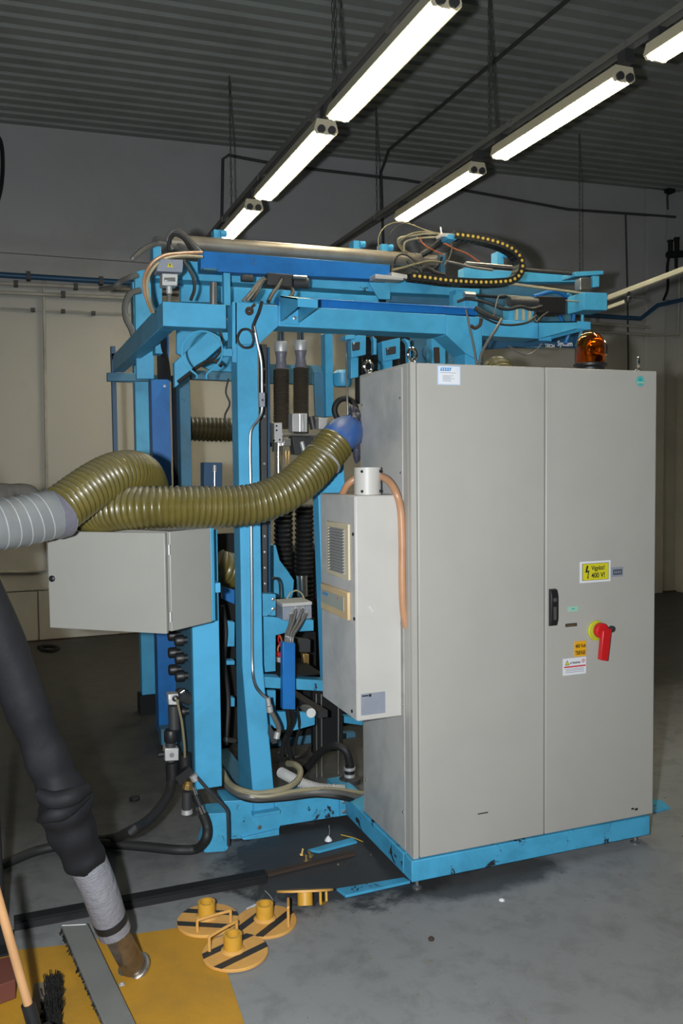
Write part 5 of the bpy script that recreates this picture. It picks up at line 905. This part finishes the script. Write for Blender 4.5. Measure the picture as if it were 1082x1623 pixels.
# striped pit covers
def cover(c, R, stripe_ang, hub, handle_a, label, stripes=(-.38, .42)):
    c = (c[0], c[1] + .015, c[2]); t = thing('pit_cover', label, 'pit cover', c, 'striped round pit covers'); x, y, z = c
    MB().lathe([(R, 0), (R, .008), (R - .002, .010)], c, (0, 0, 1), 48).build('disc', 'yellow_disc', t)
    ca_, sa_ = math.cos(stripe_ang), math.sin(stripe_ang)
    for s in stripes:
        w2 = R * .13; pts = []
        for off in (s * R - w2, s * R + w2):
            h = math.sqrt(max(0, (R * .995) ** 2 - off ** 2)); row = [(x + ca_ * a - sa_ * off, y + sa_ * a + ca_ * off) for a in (-h, h)]
            pts += row if not pts else row[::-1]
        MB().prism(pts, 'Z', z + .0101, z + .0108).build('stripe', 'stripe', t)
    MB().lathe([(.033, .010), (.033, .068), (.024, .068), (.024, .02)], (x + hub[0], y + hub[1], z), (0, 0, 1), 28, close=False).build('hub', 'yellow', t, 'short yellow tube hub')
    MB().lathe([(.044, .010), (.034, .018)], (x + hub[0], y + hub[1], z), (0, 0, 1), 28).build('weld', 'yellow_disc', t)
    a, b, h = handle_a; MB().tube([(x + a[0], y + a[1], z + .01), (x + a[0], y + a[1], z + h), (x + a[0] * .93 + b[0] * .07, y + a[1] * .93 + b[1] * .07, z + h + .008), (x + a[0] * .07 + b[0] * .93, y + a[1] * .07 + b[1] * .93, z + h + .008), (x + b[0], y + b[1], z + h), (x + b[0], y + b[1], z + .01)], .0055, 8, 3).build('handle', 'yellow_disc', t)
    return t
cA, cB, cC = (-0.826, 0.074, 0.0), (-0.622, -0.013, 0.0), (-0.783, -0.179, 0.0)
cover((cA[0], cA[1], .0045), .117, math.radians(-28), (0, .02), ((-.055, -.075), (.075, -.055), .045), 'left of the three flat striped covers, overlapping the yellow floor plate')
cover((cB[0], cB[1], .001), .117, math.radians(38), (0, .015), ((.066, -.075), (.085, -.015), .075), 'right of the three flat striped covers, with its handle standing up')
cover((cC[0], cC[1], .0055), .117, math.radians(22), (-.005, .01), ((-.085, .030), (.030, .095), .055), 'striped cover nearest the camera, lapping over the yellow plate edge')
u_ = thing('pit_cover', 'upturned striped cover seen edge-on, propped on its hub by the soot', 'pit cover', (-0.46, -0.01, 0.0), 'striped round pit covers')
# it leans: the far rim lies on the concrete, the near rim is propped up by the hub and handle underneath
ue = Vector((-0.439, 0.1, -0.007)); un = (Vector((.30, .93, -.46))).normalized(); us = un.cross(Vector((0, 0, 1))).normalized(); uh = -us.cross(un).normalized()
ur = .113; ucn = Vector((ue.x, ue.y - .02, .060))
MB().lathe([(ur, 0), (ur, .008)], ucn, uh, 44).build('disc', 'yellow_disc', u_)
MB().lathe([(.030, .008), (.030, .058), (.022, .058), (.022, .01)], ucn, uh, 28, close=False).build('hub', 'yellow', u_, 'short yellow tube hub')
qa = ucn + us * .060 - un * .045; qb = ucn + us * .085 + un * .045
MB().tube([qa, qa + uh * .045, qa.lerp(qb, .1) + uh * .052, qa.lerp(qb, .9) + uh * .052, qb + uh * .045, qb], .0055, 8, 3).build('handle', 'yellow', u_)
for sg in (-.45, .45): MB().frame(ucn + us * (ur * sg) - un * (ur * .88) + uh * .0085, ucn + us * (ur * sg) + un * (ur * .88) + uh * .0085, .028, .001, up=tuple(uh)).build('stripe', 'stripe', u_)
# washers and bits
for lb, c, r in (('small washer lying on the yellow plate beside the plank', (-1.181, -0.206, 0.004), .012), ('small washer by the upper end of the grey plank', (-1.311, 0.33, 0.0), .014)):
    solo(MB().torus((c[0], c[1], c[2] + .004), r * .75, r * .28, (0, .2, 1), 20, 6), 'washer', 'alu', lb, 'washer')
sq = thing('square_washer', 'square silver washer on the concrete behind the striped covers', 'washer', (-0.63, 0.12, 0.0)); MB().prism([(-0.666, 0.129), (-0.625, 0.149), (-0.594, 0.105), (-0.638, 0.081)], 'Z', .0005, .004).build('plate', 'white', sq); MB().cyl((-0.63, 0.112, 0.004), (-0.63, 0.111, 0.005), .010, 18).build('hole', 'dark_grey', sq)
solo(MB().lathe([(.026, 0), (.028, .012), (.02, .02), (.006, .021)], (-0.924, 1.431, 0.0), (0, 0, 1), 20), 'round_cap', 'black', 'small round black cap on the oily floor', 'cap')
solo(MB().tube([(-1.269, 5.649, 0.01), (-1.229, 5.477, 0.01), (-1.153, 5.413, 0.01), (-1.103, 5.513, 0.01), (-1.143, 5.625, 0.01), (-1.234, 5.665, 0.01), (-1.27, 5.618, 0.01)], .02, 6), 'wire_loop', 'dark', 'dark wire loop on the far floor near the back wall', 'wire')
solo(MB().lathe([(.013, 0), (.011, .004), (.005, .007), (.001, .008)], (0.295, -0.187, 0.0), (0, 0, 1), 7), 'paper_scrap', 'white', 'white crumpled scrap on the concrete in front of the cabinet', 'scrap')
solo(MB().lathe([(.010, 0), (.012, .006), (.006, .012)], (-0.095, -0.339, 0.0), (0, 0, 1), 8), 'rusty_nut', 'rust', 'small rusty nut on the open concrete', 'nut')
gd = thing('glue_lump', 'white lump with a thread standing on the small blue base plate', 'lump', (-0.164, 0.565, 0.012)); MB().lathe([(.018, 0), (.015, .008), (.006, .018), (.002, .022)], (-0.164, 0.565, 0.012), (0, 0, 1), 9).build('lump', 'white', gd); MB().tube([(-0.169, 0.542, 0.04), (-0.151, 0.583, 0.05), (-0.143, 0.615, 0.06)], .0012, 5).build('thread', 'ac_side', gd)
for i, c in enumerate(((-0.318, 0.49, 0.0), (-0.317, 0.423, 0.0), (-0.283, 0.462, 0.0))):
    a = MB().lathe([(.013, 0), (.013, .008), (.006, .008), (.006, .03)], c, (.3 - .3 * i, .2, .9), 6); solo(a, 'loose_bolt', 'brass', ('rusty bolt lying leftmost in the soot before the base beam', 'rusty bolt nearest the camera in the soot', 'rusty bolt lying rightmost in the soot before the base beam')[i], 'bolt', 'loose bolts in the soot')
db = MB(); rr = random.Random(9)
for k in range(150):
    x_, y_ = rr.uniform(-.7, 2.2), rr.uniform(-1.5, .45); q = rr.uniform(.002, .0055)
    if 0 < x_ < 1.2 and y_ > -.03: continue
    db.lathe([(q, 0), (q * .8, q * .8), (q * .1, q)], (x_, y_, .0), (0, 0, 1), 5)
solo(db, 'floor_grit', 'grey_wood', 'scattered grit and crumbs on the concrete', 'grit', kind='stuff')
for i, p in enumerate(([(-1.477, 0.302, 0.006), (-1.43, 0.342, 0.006), (-1.384, 0.353, 0.006)], [(-1.349, 0.206, 0.036), (-1.301, 0.191, 0.036), (-1.265, 0.181, 0.036)], [(-0.559, 0.235, 0.004), (-0.552, 0.187, 0.004), (-0.551, 0.144, 0.004)], [(-0.737, 0.394, 0.004), (-0.692, 0.393, 0.004), (-0.653, 0.366, 0.004)], [(-0.084, 0.613, 0.006), (-0.042, 0.559, 0.006), (-0.017, 0.505, 0.006)])): solo(MB().tube(p, .0022, 5), 'wire_snip', 'yellow_dot' if i == 4 else 'alu', ('pale wire snip left of the grey plank', 'pale wire snip lying across the top of the grey plank', 'wire snip beside the square washer', 'thin wire snip just behind the black edge rail', 'yellow wire snip next to the small blue base plate')[i], 'wire snip')

# ================================================================ black cloth suction sleeve with taped metal nozzle
sl = thing('suction_sleeve', 'black cloth suction sleeve hanging down to a taped metal nozzle at the lower left', 'suction hose', (-1.123, -0.116, 0.0))
rr = random.Random(3)
spts = [(-1.993, -0.45, 2.271), (-1.818, -0.42, 1.984), (-1.69, -0.38, 1.689), (-1.588, -0.34, 1.417), (-1.502, -0.31, 1.168), (-1.444, -0.29, 0.982), (-1.396, -0.28, 0.834), (-1.367, -0.28, 0.739), (-1.35, -0.28, 0.676), (-1.332, -0.27, 0.608), (-1.303, -0.26, 0.517), (-1.277, -0.25, 0.452)]
rad = [.064, .064, .064, .065, .066, .064, .062, .068, .086, .074, .066, .054]
def srad(s):
    t = s * (len(rad) - 1); i = min(int(t), len(rad) - 2); return rad[i] + (rad[i + 1] - rad[i]) * (t - i) + .004 * math.sin(s * 61) * (1 if s > .45 else .3)
m_ = MB().tube(spts, srad, 40, 14)
vv_ = []
for i, p in enumerate(m_.v):
    k = i % 40; s = (i // 40) / (len(m_.v) / 40); f = 1.0 if s > .5 else .35
    c_ = Vector(spts[0]); dx = .005 * f * math.sin(k * .314 + s * 16) + .0025 * f * math.sin(k * .628 - s * 34)
    vv_.append((p[0] + dx, p[1] + dx * .6, p[2] + dx * .6 * math.cos(s * 18 + k * .314)))
m_.v = vv_; m_.build('sleeve', 'sleeve', sl)
MB().tube([(-1.429, -0.36, 0.751), (-1.385, -0.385, 0.734), (-1.331, -0.39, 0.739), (-1.284, -0.34, 0.738)], lambda s: .016 + .012 * math.sin(s * 3.1), 12, 10).build('fold', 'sleeve', sl, 'loose fold of the black sleeve')
MB().tube([(-1.427, -0.33, 0.657), (-1.395, -0.38, 0.687), (-1.349, -0.38, 0.693), (-1.284, -0.33, 0.71)], lambda s: .010 + .014 * math.sin(s * 3.1), 12, 10).build('fold', 'sleeve', sl)
def tp(s): return .060 - .006 * s + .0005 * math.sin(s * 150)
MB().tube([(-1.286, -0.25, 0.474), (-1.257, -0.24, 0.393), (-1.233, -0.23, 0.312), (-1.217, -0.22, 0.251)], tp, 28, 24).build('tape_wrap', 'duct_tape', sl, 'silver tape wound around the sleeve end')
MB().tube([(-1.217, -0.222, 0.252), (-1.209, -0.218, 0.229)], .0555, 28, smooth=False).build('rubber_band', 'black', sl)
MB().tube([(-1.209, -0.218, 0.229), (-1.2, -0.214, 0.197)], .0535, 28, smooth=False).build('tape_band', 'duct_tape', sl)
nz = Vector((-1.204, -0.216, 0.209)); ne = Vector((-1.129, -0.131, 0.012))
MB().tube([nz, ne], lambda s: .040 if s < .93 else .042, 32, smooth=False).build('nozzle', 'nozzle', sl, 'bare metal nozzle')
dn = (ne - nz).normalized(); MB().torus(ne - dn * .006, .047, .009, dn, 32, 10).build('nozzle_flange', 'steel', sl)

# ================================================================ broom, scraper brush and the dark stand at the left edge
br = thing('broom', 'broom with a pale wooden handle leaning at the lower left corner', 'broom', (-1.465, -0.355, 0.0))
h0, h1 = Vector((-1.558, -0.62, 0.642)), Vector((-1.474, -0.62, 0.25))
MB().cyl(h0, h1, .0125, 16).build('handle', 'wood', br); MB().cyl(h1 - (h1 - h0).normalized() * .01, h1 + (h1 - h0).normalized() * .07, .019, 16).build('socket', 'black', br)
hb = h1 + (h1 - h0).normalized() * .06
MB().frame(hb + Vector((-.05, -.05, -.01)), hb + Vector((.05, .02, -.03)), .05, .02).build('broom_block', 'black', br)
hd = thing('brush_head', 'bristly dark brush head with a dusty wooden back lying by the broom', 'brush', (-1.427, -0.203, 0.0))
b0, b1 = Vector((-1.432, -0.142, 0.03)), Vector((-1.468, -0.52, 0.03))
MB().frame(b0, b1, .045, .012, mi=0).build('back', 'grey_wood', hd)
b0, b1 = Vector((-1.393, -0.127, 0.03)), Vector((-1.424, -0.538, 0.03))
bb_ = MB(); rr = random.Random(5)
for k in range(700):
    p = b0.lerp(b1, rr.random()) + Vector((rr.uniform(-.026, .026), 0, -.02)); bb_.tube([p, p + Vector((rr.uniform(-.012, .012), rr.uniform(-.01, .01), rr.uniform(.03, .055)))], .0016, 4, smooth=False)
bb_.frame(b0 - Vector((0, 0, .012)), b1 - Vector((0, 0, .012)), .036, .02)
bb_.build('bristles', 'bristle', hd, kind='stuff')
st = thing('dark_stand', 'dark steel stand pole at the left edge', 'stand', (-1.56, 0.209, 0.0)); spx, spy, _ = (-1.556, 0.207, 0.0)
MB().cyl((spx, spy, .01), (spx - .02, spy, 1.109), .016, 14).build('pole', 'dark', st); MB().box(spx - .12, spx + .04, spy - .08, spy + .08, 0, .014).build('foot', 'dark', st)
bkk = thing('brick_block', 'brick-red block in the shade at the left edge', 'block', (-1.56, -0.184, 0.0)); MB().prism([(-1.641, -0.006), (-1.518, 0.003), (-1.511, -0.151), (-1.635, -0.188)], 'Z', .005, .07).build('body', 'brick', bkk, bevel=.004)
cable('dark cable drooping at the upper left edge of the wall', [(-1.539, 5.9, 4.94), (-1.47, 5.9, 4.832), (-1.459, 5.9, 4.627), (-1.483, 5.9, 4.389), (-1.552, 5.9, 4.146)], .018, 'dark')
